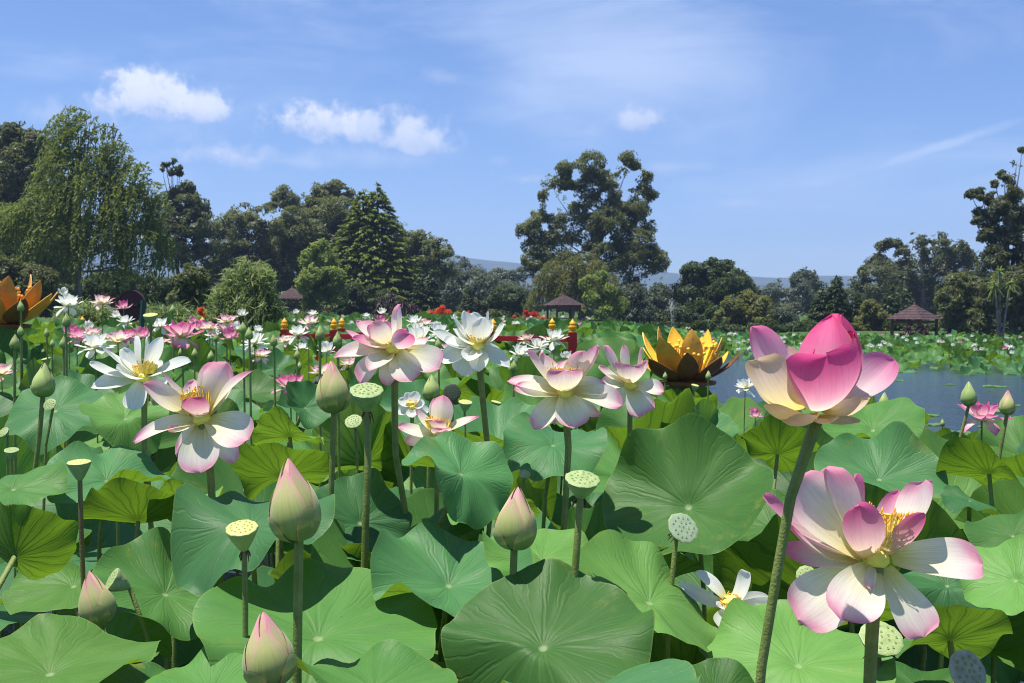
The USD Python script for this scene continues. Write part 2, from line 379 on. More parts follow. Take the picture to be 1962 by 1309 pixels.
g = G(); pos = g('geometry', 'position')
wv = g('mapping', 'vector', vector=pos, scale=(1.0, 1.6, 1.0))
n1 = g('noise_texture', 'fac', vector=wv, scale=5.0, detail=4.0, roughness=0.6)
n2 = g('noise_texture', 'fac', vector=wv, scale=0.8, detail=3.0)
nrm = g('bump', 'normal', height=g.m('add', g.m('multiply', n1, .35), n2), strength=0.9, distance=0.12)
L_water = g.done('pond_water', surface=g('principled_bsdf', 'BSDF', base_color=(.026, .038, .072), roughness=0.12, ior=1.33, specular_ior_level=0.5, normal=nrm))
wr = 150.0
tag(part(None, 'pond_water', (np.array([[-wr, -20, 0], [wr, -20, 0], [wr, wr, 0], [-wr, wr, 0.]]), np.array([[0, 1, 2], [0, 2, 3]])), L_water), kind='structure')

# distant hills
def hill(name, prof, D, depth, seed):
    xs = np.linspace(-1.2, 1.2, 260); px = W0 / 2 + xs * F
    top = np.interp(px, [p[0] for p in prof], [p[1] for p in prof])
    zt = CAM_Z + (HORIZON - top) / F * D
    zt = zt + (meshkit.fbm(np.stack([px * .012, px * 0 + seed, px * 0], -1), 4, seed) - .5) * D * .006
    ys = np.linspace(-1, 1, 24); prof_y = np.cos(ys * np.pi / 2) ** 1.2
    X = xs[None] * (D + ys[:, None] * depth); Y = np.broadcast_to(D + ys[:, None] * depth, X.shape)
    Z = -35 + (zt[None] + 35) * prof_y[:, None] + (meshkit.fbm(np.stack([X * .004, Y * .004, 0 * X], -1), 4, seed + 3) - .5) * 40 * prof_y[:, None] * (np.abs(ys[:, None]) > .12)
    tag(part(None, name, (np.stack([X, Y, Z], -1).reshape(-1, 3), tri(grid_faces(24, 260))), L_hill, smooth=True), kind='structure')
L_hill = plain('forested_hill', (.018, .035, .016), 1.0, 0.0, c2=(.04, .06, .03), scale=.02)
hill('distant_hills', [(-1500, 470), (500, 470), (840, 480), (905, 497), (1000, 506), (1060, 520), (1280, 523), (1400, 528), (1500, 531), (1640, 530), (1900, 515), (3500, 500)], 2600, 500, 4)

# ---------------------------------------------------------------- trees and shrubs
def leaf_mat(name, a, b, glow, tr=.3):
    g = G(); pos = g('geometry', 'position')
    n = g('noise_texture', 'fac', vector=pos, scale=0.9, detail=4.0, roughness=0.6)
    isl = g('geometry', 'random_per_island')
    f = g.m('add', g.m('multiply', n, .6), g.m('multiply', isl, .4))
    c = g.ramp(f, [(.3, a), (.7, b)])
    p = g('principled_bsdf', 'BSDF', base_color=c, roughness=.5, specular_ior_level=.25)
    return g.done(name, surface=g('mix_closure', 'closure', fac=tr, closure1=p, closure2=g('translucent_bsdf', 'BSDF', color=glow)))
T_gum = leaf_mat('foliage_gum', (.100, .120, .045), (.190, .205, .080), (.27, .30, .08))
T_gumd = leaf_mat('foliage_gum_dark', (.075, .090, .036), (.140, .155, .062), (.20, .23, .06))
T_blue = leaf_mat('foliage_grey_green', (.085, .110, .075), (.160, .190, .130), (.18, .22, .10))
T_wil = leaf_mat('foliage_willow', (.115, .155, .040), (.215, .255, .075), (.27, .33, .07), .38)
T_con = leaf_mat('foliage_conifer', (.125, .175, .026), (.290, .325, .048), (.22, .27, .02), .35)
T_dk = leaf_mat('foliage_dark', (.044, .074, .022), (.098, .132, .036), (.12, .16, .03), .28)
T_lt = leaf_mat('foliage_light', (.125, .185, .045), (.260, .320, .090), (.34, .42, .08), .42)
T_ol = leaf_mat('foliage_olive', (.115, .130, .034), (.220, .225, .065), (.26, .27, .06), .4)
T_purp = leaf_mat('foliage_purple', (.045, .022, .026), (.12, .065, .070), (.12, .05, .05), .2)
T_red = leaf_mat('flower_red', (.55, .03, .02), (.70, .10, .03), (.7, .08, .03), .3)
T_org = leaf_mat('flower_orange', (.75, .10, .015), (.80, .20, .03), (.8, .2, .03), .3)
T_fern = leaf_mat('foliage_feathery', (.14, .20, .07), (.26, .34, .13), (.34, .42, .13), .42)
L_bark = plain('bark_grey', (.10, .085, .07), .85, .1, c2=(.22, .20, .17), scale=2.5, bump=.5, bscale=9)
L_barkp = plain('bark_pale', (.30, .27, .24), .8, .1, c2=(.48, .44, .40), scale=1.6)
L_barkd = plain('bark_dark', (.035, .028, .022), .9, .05, c2=(.07, .055, .045), scale=3)


def sphere_dirs(rng, n, up=0.0):
    v = rng.normal(size=(n, 3)); v /= np.linalg.norm(v, axis=1, keepdims=True)
    v[:, 2] += up
    return v / np.linalg.norm(v, axis=1, keepdims=True)


def quads(p, n, size, rng, aspect=.42, along=None):
    """leaf-sized rhombs at p, facing n"""
    m = len(p)
    t = rng.normal(size=(m, 3)) if along is None else along + rng.normal(size=(m, 3)) * .25
    t -= n * (t * n).sum(1, keepdims=True); t /= np.linalg.norm(t, axis=1, keepdims=True) + 1e-9
    s = np.cross(n, t); L = (size * rng.uniform(.65, 1.35, m))[:, None] / 2; Wd = L * aspect
    v = np.stack([p - t * L, p + s * Wd - t * L * .1, p + t * L, p - s * Wd - t * L * .1], 1).reshape(-1, 3)
    return v, tri(np.arange(4 * m).reshape(-1, 4))


def foliage(lobes, D, size, rng, dens=1.0, k=11, flat=.78, jit=1.0, droop=.35, porous=15.0, thr=-.022):
    ps, ns = [], []; seed_ = int(rng.integers(1, 9999))
    for (px, py, r) in lobes:
        c = at(px, py, D + rng.uniform(-1, 1) * jit * r / F * D * 1.2); r3 = r / F * D
        m = int(dens * 7.5 * r * r); q = sphere_dirs(rng, m, .12); rad = rng.uniform(0, 1, m) ** .45
        p = c + q * (rad * r3 * 1.18)[:, None] * np.array([1, 1.1, .95])
        s_ = F / D / porous
        fld = meshkit.fbm(p * s_, 4, seed_) - .5 + .25 * (meshkit.noise(p * s_ * .45, seed_ + 9) - .5)
        ok = fld > thr + .15 * (rad - .62)
        p, q, fl = p[ok], q[ok], fld[ok]; e = .6 / s_
        gr = np.stack([meshkit.noise((p + [e if a == k_ else 0 for a in range(3)]) * s_, seed_) - meshkit.noise(p * s_, seed_) for k_ in range(3)], -1)
        gr = -gr / (np.linalg.norm(gr, axis=1, keepdims=True) + 1e-6)
        ps.append(p); ns.append(gr * .75 + q * .5 + rng.normal(size=p.shape) * .40 + np.array([0, 0, .35]))
    p, n = np.vstack(ps), np.vstack(ns); n /= np.linalg.norm(n, axis=1, keepdims=True)
    return quads(p, n, size, rng, along=np.tile([0, 0, -droop], (len(p), 1)) if droop else None)


def trunk_mesh(base, lobes, D, r0, rng, every=1, lean=None):
    pts = [at(px, py, D) for px, py, r in lobes]; top = max(pts, key=lambda p: p[2]); ctr = np.mean(pts, 0)
    tp = np.array([ctr[0] * .55 + top[0] * .45, ctr[1], base[2] + (top[2] - base[2]) * .86])
    mid = base + (tp - base) * .5 + np.array([rng.uniform(-.5, .5), 0, 0]) * r0 * 3
    sp = spline([base - [0, 0, .4], base + (mid - base) * .5, mid, tp], 14)
    ms = [tube(sp, np.linspace(r0 * .85, r0 * .22, 14) * (1 + .25 * np.exp(-np.arange(14) / 1.2)), 8)]
    for i, q in enumerate(pts):
        if i % every: continue
        hh = np.clip((q[2] - base[2]) * rng.uniform(.5, .75), .15 * (tp[2] - base[2]), tp[2] - base[2])
        s0 = sp[np.argmin(np.abs(sp[:, 2] - base[2] - hh))]
        kn = s0 + (q - s0) * .5 + np.array([0, 0, -.12 * np.linalg.norm(q - s0)])
        ms.append(tube(spline([s0, kn, q], 8), np.linspace(r0 * .26, r0 * .05, 8), 5))
    return join(*ms)


def tree(name, label, cat, base_px, D, lobes, mat, size, seed, dens=1.0, r0=.25, bark=None, group=None, every=1, **kw):
    rng = np.random.default_rng(seed)
    x, y, _ = at(base_px, HORIZON, D); b = np.array([x, y, float(ground_z(x, y))])
    t = thing(name, b, label, cat, group)
    part(t, 'crown', foliage(lobes, D, size, rng, dens, **kw), mat, origin=b)
    part(t, 'trunk', trunk_mesh(b, lobes, D, r0, rng, every), bark or L_bark, smooth=True, origin=b)
    return t


tree('eucalyptus_tree', 'dark broad gum tree at the left edge behind the willow', 'tree', 40, 85, [(-40, 330, 60), (40, 275, 38), (78, 278, 26), (100, 296, 18), (12, 262, 24), (50, 335, 55), (5, 400, 60), (95, 390, 40), (-40, 440, 60), (60, 440, 55), (20, 490, 60), (110, 450, 45), (100, 520, 45)], T_gumd, .34, 1, dens=1.0, r0=.5, bark=L_barkd)
tree('eucalyptus_tree', 'gum tree with a small detached tuft on top right of the willow', 'tree', 352, 100, [(318, 318, 9), (330, 314, 10), (340, 322, 8), (312, 328, 6), (344, 332, 6), (328, 330, 8), (350, 366, 22), (368, 402, 32), (335, 400, 34), (378, 438, 30), (345, 470, 45), (385, 490, 30), (320, 440, 40)], T_gumd, .36, 2, thr=.0, porous=16.0, r0=.3, bark=L_barkd)
tree('eucalyptus_tree', 'low rounded gum tree leftmost of the gum group left of the conifer', 'tree', 470, 112, [(432, 448, 36), (470, 425, 34), (505, 428, 32), (440, 500, 45), (492, 490, 45), (422, 530, 40), (470, 545, 50)], T_gum, .36, 3, thr=.004, porous=18.0, r0=.35, bark=L_barkd, every=2)
tree('eucalyptus_tree', 'gum tree with a separate flat topped tuft in the gum group left of the conifer', 'tree', 548, 118, [(545, 382, 26), (522, 392, 14), (565, 392, 16), (560, 438, 38), (532, 470, 40), (585, 470, 45), (548, 520, 50), (600, 530, 45)], T_gum, .38, 4, thr=.006, porous=18.0, r0=.35, bark=L_barkd, every=2)
tree('eucalyptus_tree', 'tallest gum tree of the group directly behind the conifer on its left', 'tree', 628, 122, [(612, 382, 30), (640, 370, 24), (662, 382, 22), (598, 400, 22), (605, 425, 40), (645, 425, 45), (630, 475, 50), (668, 465, 40), (612, 535, 50)], T_gum, .38, 5, thr=.006, porous=18.0, r0=.4, bark=L_barkd, every=2)
tree('eucalyptus_tree', 'olive gum tree with bare trunks right of the conifer', 'tree', 815, 118, [(788, 470, 30), (815, 475, 32), (846, 480, 22), (852, 492, 16), (832, 505, 30), (800, 510, 36), (775, 500, 34), (765, 450, 24), (850, 520, 24)], T_gum, .36, 6, thr=.01, porous=18.0, r0=.3, every=1, dens=.9)
tree('eucalyptus_tree', 'small grey gum tree in front of the pale hill left of centre', 'tree', 900, 140, [(880, 512, 20), (908, 528, 22), (932, 538, 18), (900, 555, 34), (866, 550, 34), (925, 565, 30)], T_blue, .40, 7, r0=.3, every=2)
tree('eucalyptus_tree', 'small grey gum tree just left of the big central gum tree', 'tree', 968, 150, [(955, 535, 20), (985, 540, 22), (1002, 522, 12), (945, 560, 30), (990, 570, 30), (965, 585, 30)], T_blue, .42, 8, r0=.3, every=2)
big = [(1130, 318, 30), (1142, 342, 25), (1087, 332, 23), (1092, 352, 19), (1046, 358, 25), (1034, 376, 15), (1062, 366, 16), (1155, 345, 25), (1168, 352, 20), (1203, 312, 22), (1190, 330, 15), (1217, 325, 15), (1236, 342, 16), (1246, 372, 15), (1228, 362, 11), (1206, 372, 16), (1112, 362, 27), (1037, 402, 20), (1052, 420, 30), (1104, 392, 27), (1135, 385, 23), (1172, 388, 34), (1195, 400, 27), (1226, 402, 20), (1008, 442, 19), (1030, 440, 25), (1069, 435, 33), (1119, 422, 30), (1150, 418, 27), (1164, 432, 34), (1205, 430, 30), (1240, 440, 20), (1052, 466, 25), (1020, 472, 20), (1028, 496, 27), (1088, 456, 25), (1133, 466, 30), (1177, 462, 34), (1225, 470, 30), (1244, 490, 23), (1262, 500, 20), (1195, 498, 36), (1240, 525, 33), (1264, 545, 19), (1020, 512, 20), (1150, 500, 38), (1100, 500, 30), (1225, 555, 33), (1060, 500, 23)]
tree('eucalyptus_tree', 'largest gum tree standing tall in the centre with a pale forked trunk', 'tree', 1112, 104, big, T_gum, .26, 9, dens=1.1, r0=.42, bark=L_barkp, every=3, porous=20.0, thr=.006)
tree('broadleaf_tree', 'dense dark round tree right of the big gum tree', 'tree', 1365, 105, [(1330, 530, 26), (1366, 520, 24), (1392, 522, 22), (1415, 540, 22), (1350, 555, 42), (1398, 560, 42), (1312, 560, 26), (1430, 570, 22), (1370, 590, 40)], T_dk, .34, 10, r0=.4, bark=L_barkd, every=2, dens=1.3)
tree('eucalyptus_tree', 'thin distant gum tree right of the round dark tree', 'tree', 1535, 150, [(1545, 532, 18), (1528, 542, 18), (1560, 545, 16), (1500, 552, 18), (1480, 562, 18), (1535, 562, 26), (1575, 565, 26)], T_blue, .42, 11, r0=.25, every=1)
tree('eucalyptus_tree', 'long flat topped gum tree behind the right gazebo', 'tree', 1770, 130, [(1690, 482, 18), (1706, 470, 14), (1725, 475, 22), (1760, 465, 22), (1778, 462, 16), (1795, 475, 28), (1828, 482, 24), (1850, 498, 20), (1672, 508, 20), (1655, 520, 12), (1738, 515, 40), (1800, 520, 45), (1860, 530, 28), (1692, 545, 40), (1648, 545, 22), (1760, 565, 45), (1840, 560, 40)], T_gumd, .40, 12, thr=.006, porous=18.0, r0=.45, bark=L_bark, every=2)
tree('eucalyptus_tree', 'tall airy gum tree cut off by the right edge', 'tree', 1945, 72, [(1948, 312, 13), (1958, 290, 8), (1925, 345, 18), (1908, 352, 10), (1862, 376, 13), (1880, 372, 12), (1902, 382, 14), (1940, 372, 18), (1880, 412, 16), (1868, 420, 10), (1922, 402, 24), (1955, 415, 28), (1898, 440, 22), (1890, 455, 16), (1942, 465, 38), (1908, 500, 32), (1960, 515, 40), (1932, 560, 45), (1965, 590, 40)], T_gumd, .22, 13, dens=1.25, thr=-.01, r0=.34, bark=L_bark)
tree('leafy_tree', 'slim light green leafy tree in front of the conifer beside the left gazebo', 'tree', 615, 88, [(612, 478, 20), (595, 500, 22), (628, 505, 22), (605, 530, 26), (640, 535, 22), (585, 545, 20), (620, 560, 26), (650, 565, 18), (598, 580, 18)], T_lt, .30, 14, dens=.75, r0=.12, k=12)
tree('leafy_tree', 'slim light green young tree beside the middle gazebo', 'tree', 1140, 84, [(1126, 545, 16), (1152, 535, 16), (1135, 572, 18), (1165, 560, 18), (1122, 598, 14), (1160, 605, 20), (1188, 585, 16), (1122, 620, 12), (1150, 628, 14)], T_lt, .28, 15, dens=.6, r0=.09, k=12)

def shrub(label, px, D, lobes, mat, size, seed, dens=1.0, cat='shrub', name='shrub', group=None, **kw):
    rng = np.random.default_rng(seed); x, y, _ = at(px, HORIZON, D); b = np.array([x, y, float(ground_z(x, y))])
    t = thing(name, b, label, cat, group)
    part(t, 'foliage', foliage(lobes, D, size, rng, dens, **kw), mat, origin=b)
    ms = [tube(spline([b - [0, 0, .2], (b + at(lx, ly, D)) / 2 + [0, 0, -.1], at(lx, ly, D)], 6), np.linspace(.07, .02, 6), 5) for lx, ly, lr in lobes]
    part(t, 'stems', join(*ms), L_barkd, origin=b)

shrub('dark olive rounded bush at the foot of the willow on its right', 366, 42, [(350, 545, 22), (375, 535, 22), (392, 555, 18), (345, 570, 22), (380, 572, 24), (362, 520, 14)], T_gum, .16, 20, 1.2)
shrub('dark shrubs under the conifer', 705, 92, [(680, 570, 26), (720, 575, 28), (655, 590, 20), (750, 590, 24), (700, 595, 24)], T_dk, .3, 21, 1.2)
shrub('greyish green bush right of the middle gazebo', 1235, 92, [(1215, 570, 26), (1245, 580, 28), (1265, 565, 22), (1205, 600, 22), (1240, 608, 24), (1280, 600, 24)], T_blue, .26, 22, 1.0)
shrub('dark bush behind the golden flower sculpture', 1335, 90, [(1310, 605, 22), (1340, 598, 26), (1365, 608, 22), (1290, 618, 14)], T_dk, .28, 23, 1.2)
shrub('olive yellow bush between the sculpture and the big pink flower', 1430, 88, [(1400, 590, 24), (1430, 585, 26), (1460, 590, 22), (1415, 612, 22), (1450, 612, 22), (1385, 612, 18)], T_ol, .28, 24, 1.0)
shrub('grey green low bush left of the dark conifers on the right', 1505, 92, [(1500, 605, 18), (1520, 598, 18), (1485, 610, 14)], T_blue, .26, 25, 1.0)
shrub('bright yellow green bush left of the right gazebo', 1672, 78, [(1668, 590, 15), (1660, 612, 20), (1685, 612, 18), (1650, 632, 20), (1690, 632, 18)], T_ol, .24, 26, 1.0)
shrub('tall broad light green bush right of the right gazebo', 1845, 74, [(1835, 545, 22), (1862, 555, 24), (1820, 575, 24), (1850, 590, 28), (1880, 585, 24), (1825, 612, 26), (1865, 620, 28), (1840, 645, 22), (1885, 640, 20)], T_gum, .24, 27, 1.1)
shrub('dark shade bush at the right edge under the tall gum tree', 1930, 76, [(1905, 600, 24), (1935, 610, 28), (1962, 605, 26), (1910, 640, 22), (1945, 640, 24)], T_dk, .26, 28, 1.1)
shrub('brownish green low shrubs behind the left gazebo', 600, 112, [(530, 580, 22), (570, 575, 22), (610, 580, 24), (640, 590, 20), (500, 585, 22), (590, 598, 14)], T_ol, .34, 29, 1.1)
shrub('dark green bush between the conifer and the middle gazebo', 960, 104, [(965, 570, 24), (985, 575, 24), (945, 588, 20), (1000, 595, 22), (970, 600, 18)], T_dk, .3, 30, 1.2)
shrub('small dark bush below the grey gum tree left of centre', 905, 104, [(905, 585, 14), (890, 595, 14), (925, 592, 14)], T_gumd, .28, 31, 1.0)
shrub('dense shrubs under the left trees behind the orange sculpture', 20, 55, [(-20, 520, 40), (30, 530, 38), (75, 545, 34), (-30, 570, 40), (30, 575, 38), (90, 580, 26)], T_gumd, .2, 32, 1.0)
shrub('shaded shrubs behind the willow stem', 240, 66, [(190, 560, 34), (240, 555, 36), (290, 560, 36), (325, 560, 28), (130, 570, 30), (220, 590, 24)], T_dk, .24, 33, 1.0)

# far-off wood that closes the gaps behind the trees
rng = np.random.default_rng(77); lob = []
for px in range(-120, 880, 26): lob.append((px, 560 + rng.uniform(-8, 12), rng.uniform(24, 36))); lob.append((px + 12, 590, 24))
for px in range(880, 1300, 24): lob.append((px, 578 + rng.uniform(-8, 8), rng.uniform(16, 24)))
for px in range(1300, 2090, 26): lob.append((px, 580 + rng.uniform(-12, 8), rng.uniform(22, 32))); lob.append((px + 12, 608, 30))
tag(part(None, 'bank_undergrowth_right', foliage([(px, 636 + rng.uniform(-7, 5), rng.uniform(11, 17)) for px in range(1110, 2080, 13)], 79, .3, rng, 1.0, jit=2), T_dk), 'low dark plants behind the far right lotus bed', 'undergrowth', kind='stuff')
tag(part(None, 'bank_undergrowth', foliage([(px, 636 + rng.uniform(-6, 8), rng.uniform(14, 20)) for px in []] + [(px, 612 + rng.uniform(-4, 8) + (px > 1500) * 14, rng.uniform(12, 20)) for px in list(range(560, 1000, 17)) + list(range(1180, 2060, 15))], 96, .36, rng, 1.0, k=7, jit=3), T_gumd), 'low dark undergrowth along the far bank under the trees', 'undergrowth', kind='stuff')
tag(part(None, 'distant_wood', foliage(lob, 165, .62, rng, .75, k=8), T_gumd), 'dark mass of far off wood behind the garden trees', 'wood', kind='stuff')


# -- weeping willow with wind-blown strands
def strands(starts, rng, length, drift, step, leaf, sag=.0):
    P, N, Aa = [], [], []
    for s in starts:
        L = rng.uniform(*length); m = int(L / step); tt = np.arange(m) * step
        dirx = drift(s) + (s[3] if len(s) > 3 else 0) + rng.normal() * .22; s = s[:3]; diry = rng.normal() * .2
        out = np.stack([dirx * (tt * .9) / (1 + .35 * tt), diry * tt * .5, .18 * np.minimum(tt, .5) - .85 * np.maximum(tt - .25, 0) - sag * tt * tt], -1)
        q = s + out + rng.normal(size=(m, 3)) * .035
        d_ = np.gradient(q, axis=0) if m > 1 else np.tile([0, 0, -1.], (m, 1))
        P.append(q); Aa.append(d_ / (np.linalg.norm(d_, axis=1, keepdims=True) + 1e-9)); N.append(sphere_dirs(rng, m, .3))
    p, n, a = np.vstack(P), np.vstack(N), np.vstack(Aa)
    return quads(p, n, leaf, rng, aspect=.26, along=a)


def willow(label, px, D, lobes, seed, count, length, drift, mat, leaf, limbs=True, step=.13):
    rng = np.random.default_rng(seed); x, y, _ = at(px, HORIZON, D); b = np.array([x, y, float(ground_z(x, y))])
    t = thing('willow_tree', b, label, 'tree'); st = []
    wts = np.array([r * r for _, _, r in lobes], float); wts /= wts.sum()
    ph = rng.normal(size=len(lobes)) * .38
    for k in np.sort(rng.choice(len(lobes), count, p=wts)):
        lx, ly, r = lobes[k]; dv = sphere_dirs(rng, 1, .35)[0] * rng.uniform(.5, 1) ** .5
        st.append(np.append(at(lx, ly, D) + dv * r / F * D * np.array([1, 1.3, 1]), ph[k]))
    part(t, 'crown', strands(st, rng, length, drift, step, leaf), mat, origin=b)
    if limbs: part(t, 'trunk', trunk_mesh(b, lobes, D, .26, rng), L_bark, smooth=True, origin=b)
    return t
wl = [(148, 222, 20), (128, 235, 16), (172, 240, 22), (208, 262, 24), (150, 270, 30), (228, 300, 30), (130, 320, 42), (185, 320, 40), (262, 340, 34), (292, 372, 26), (180, 385, 62), (100, 395, 48), (250, 405, 56), (310, 400, 24), (60, 420, 42), (18, 425, 38), (-20, 440, 34), (130, 450, 55), (205, 460, 60), (280, 470, 50), (318, 470, 20)]
willow('big weeping willow leaning left with wind blown hanging leaves', 150, 58, wl, 40, 2500, (.7, 3.3), lambda s: -.75 if s[0] < -24.5 else -.42, T_wil, .30)
willow('olive weeping willow bush behind the middle gazebo', 1085, 91, [(1060, 520, 22), (1100, 515, 24), (1140, 520, 24), (1040, 545, 22), (1085, 545, 30), (1130, 550, 30), (1170, 545, 22), (1030, 570, 16), (1185, 570, 16)], 41, 1500, (.8, 3.2), lambda s: -.1, T_ol, .30, step=.16)


# -- conifers
def conifer(label, px, D, tops, base_y, half, mat, seed, n=900, size=.5, name='conifer_tree', droop=.25):
    rng = np.random.default_rng(seed); x, y, _ = at(px, HORIZON, D); b = np.array([x, y, float(ground_z(x, y))])
    t = thing(name, b, label, 'tree'); P, N, Aa, tr = [], [], [], []
    for (tx, ty, hw, share) in tops:
        top = at(tx, ty, D); bot = at(tx, base_y, D); Hh = top[2] - bot[2]; rw = hw / F * D
        tr.append(tube(np.array([[top[0], top[1], b[2] - .3], top * .5 + bot * .5, top - [0, 0, .1]]), [rw * .1, rw * .06, .02], 6))
        for _ in range(int(n * share)):
            f = rng.uniform(0.0, 1) ** .62; azm = rng.uniform(0, 2 * np.pi); R = rw * (f ** .8) * rng.uniform(.72, 1.12) + .12
            dv = np.array([math.cos(azm), math.sin(azm), 0]); m = max(4, int(R / size * 7)); s = rng.uniform(.35, 1, m) ** .7
            zz = top[2] - f * Hh; lift = .12 * R
            q = np.array([top[0], top[1], zz]) + dv * (R * s)[:, None] + np.array([0, 0, 1]) * (lift * (s - .4) - droop * R * s ** 2 * (.4 + .3 * rng.random()))[:, None] + rng.normal(size=(m, 3)) * np.array([.16, .16, .07]) * size * 1.3
            P.append(q); N.append(np.tile([0, 0, 1.], (m, 1)) + rng.normal(size=(m, 3)) * .4 + dv * .35); Aa.append(np.tile(dv + [0, 0, -.3], (m, 1)))
    p, nn, a = np.vstack(P), np.vstack(N), np.vstack(Aa); nn /= np.linalg.norm(nn, axis=1, keepdims=True)
    part(t, 'foliage', quads(p, nn, size, rng, aspect=.4, along=a), mat, origin=b)
    part(t, 'trunk', join(*tr), L_barkd, origin=b)
conifer('big yellow green conifer with two pointed tops left of centre', 715, 100, [(723, 350, 98, .6), (696, 360, 96, .55), (755, 430, 52, .25), (670, 440, 48, .2)], 585, 90, T_con, 50, 1500, .46)
conifer('dark slender cypress at the right foot of the two topped conifer', 828, 96, [(826, 512, 24, .5), (805, 520, 20, .4)], 604, 30, T_dk, 51, 420, .4)
conifer('dark pointed conifer behind the big pink flower', 1600, 84, [(1603, 528, 38, .6), (1575, 552, 34, .4), (1640, 560, 30, .3)], 640, 40, T_dk, 52, 700, .4)
conifer('dark conifer left of the right gazebo behind the yellow bush', 1700, 92, [(1708, 545, 34, .5), (1735, 550, 30, .4)], 640, 34, T_dk, 53, 500, .4)
conifer('small dark conifer by the middle of the far bank', 905, 100, [(897, 545, 14, .4)], 600, 14, T_dk, 54, 260, .34)


# -- strap-leaved palms and feathery clumps
def rosette(centers, rng, n, length, width, droop=.5):
    vs, fs, k = [], [], 0
    for c in centers:
        for _ in range(n):
            dv = sphere_dirs(rng, 1, .35)[0]; L = length * rng.uniform(.7, 1.15); s = np.linspace(0, 1, 5)
            sp = c + dv * (L * s)[:, None] + np.array([0, 0, -1]) * (droop * L * s ** 2)[:, None]
            sd = unit(np.cross(dv, [0, 0, 1.0])); w = width * np.array([.6, 1, .9, .6, .05])
            v = np.stack([sp - sd * w[:, None], sp + sd * w[:, None]], 1).reshape(-1, 3)
            vs.append(v); fs.append(tri(grid_faces(5, 2)) + k); k += 10
    return np.vstack(vs), np.vstack(fs)


def cordyline(label, px, D, heads, mat, seed, n=46, length=.9, width=.035, name='cordyline_palm', cat='palm'):
    rng = np.random.default_rng(seed); x, y, _ = at(px, HORIZON, D); b = np.array([x, y, float(ground_z(x, y))])
    t = thing(name, b, label, cat); cs = [at(a, c, D + rng.uniform(-.6, .6)) for a, c in heads]
    part(t, 'leaves', rosette(cs, rng, n, length, width), mat, origin=b)
    part(t, 'trunk', join(*[tube(spline([b + [rng.uniform(-.2, .2), 0, -.2], (b + c) / 2 + [0, 0, .1], c], 7), np.linspace(.1, .06, 7), 6) for c in cs]), L_bark, origin=b)
cordyline('green strap leaved cabbage palm under the tall gum tree at right', 1918, 66, [(1915, 522), (1935, 545), (1905, 548)], T_lt, 60, 50, .85, .04)
cordyline('dark purple cordyline clump right of the conifer', 765, 78, [(730, 578), (752, 570), (775, 580), (790, 590), (742, 595), (765, 600), (800, 598), (722, 600)], T_purp, 61, 60, .8, .05)
cordyline('dark purple cordyline clump under the right gazebo', 1750, 66, [(1740, 632), (1765, 628), (1752, 645), (1775, 640), (1728, 645), (1785, 648)], T_purp, 62, 55, .65, .05)
cordyline('pale strap leaved palm above the olive bush', 1435, 92, [(1432, 562), (1452, 575)], T_lt, 63, 34, .8, .05)


def plume_clump(label, px, D, tips, mat, seed, spread, name='feathery_grass', cat='tall grass', per=26):
    rng = np.random.default_rng(seed); x, y, _ = at(px, HORIZON, D); b = np.array([x, y, float(ground_z(x, y))])
    t = thing(name, b, label, cat); P, Aa, st = [], [], []
    for (tx, ty) in tips:
        for _ in range(per):
            tip = at(tx + rng.normal() * spread, ty + abs(rng.normal()) * spread * .9, D + rng.normal() * spread / F * D * 1.5)
            root = b + np.array([(tip[0] - b[0]) * .55 + rng.normal() * .3, rng.normal() * .5, 0.0])
            sp = spline([root, root + (tip - root) * .55 + [0, 0, .25], tip + [0, 0, .05], tip + [(tip[0] - b[0]) * .12 + .1 * rng.normal(), 0, -.25]], 22)
            k = rng.integers(7, 22, 30); q = sp[k] + rng.normal(size=(30, 3)) * (.03 + .10 * (k / 22.0)[:, None])
            P.append(q); Aa.append(np.tile(sp[-1] - sp[8], (30, 1)) + rng.normal(size=(30, 3)) * .8); st.append(tube(sp[:14:3], .012, 3, False))
    p, a = np.vstack(P), np.vstack(Aa)
    part(t, 'blades', quads(p, sphere_dirs(rng, len(p), .3), .30, rng, aspect=.13, along=a), mat, origin=b)
    part(t, 'stems', join(*st), T_fern, origin=b)
plume_clump('feathery light green bamboo like clump left of the left gazebo', 470, 34, [(432, 552), (446, 522), (456, 550), (470, 508), (478, 545), (490, 528), (508, 518), (514, 562), (524, 590), (455, 575), (492, 565), (425, 565), (455, 565), (480, 580), (465, 595), (435, 600), (490, 610), (400, 605), (380, 615)], T_fern, 64, 7, per=26)
plume_clump('long green grass below the willow on the left bank', 215, 30, [(130, 600), (160, 585), (190, 598), (220, 600), (300, 595), (330, 600), (250, 610), (170, 610), (345, 590)], T_fern, 65, 14, per=16)

def flower_bush(label, px, D, green, red, mat, seed, size=.16):
    rng = np.random.default_rng(seed); x, y, _ = at(px, HORIZON, D); b = np.array([x, y, float(ground_z(x, y))])
    t = thing('flowering_shrub', b, label, 'flowering shrub')
    part(t, 'foliage', foliage(green, D, size * 1.6, rng, .9), T_lt, origin=b)
    part(t, 'blossom', foliage(red, D, size, rng, .9, k=8), mat, origin=b)
flower_bush('orange flowering cannas along the far bank below the conifer', 845, 80, [(820, 612, 14), (850, 614, 14), (880, 612, 14)], [(825, 602, 7), (842, 598, 8), (858, 600, 7), (848, 590, 5), (875, 602, 5), (895, 600, 5)], T_org, 70)
flower_bush('deep red flowering shrub left of the middle gazebo', 1015, 86, [(1005, 618, 12), (1030, 620, 12)], [(1010, 604, 8), (1024, 606, 9), (1040, 612, 7), (1008, 598, 4), (985, 608, 4)], T_red, 71)
flower_bush('orange canna flower standing above the left yellow finials', 385, 24, [(385, 622, 9)], [(386, 592, 6), (388, 603, 5), (382, 599, 4)], T_org, 72, .05)
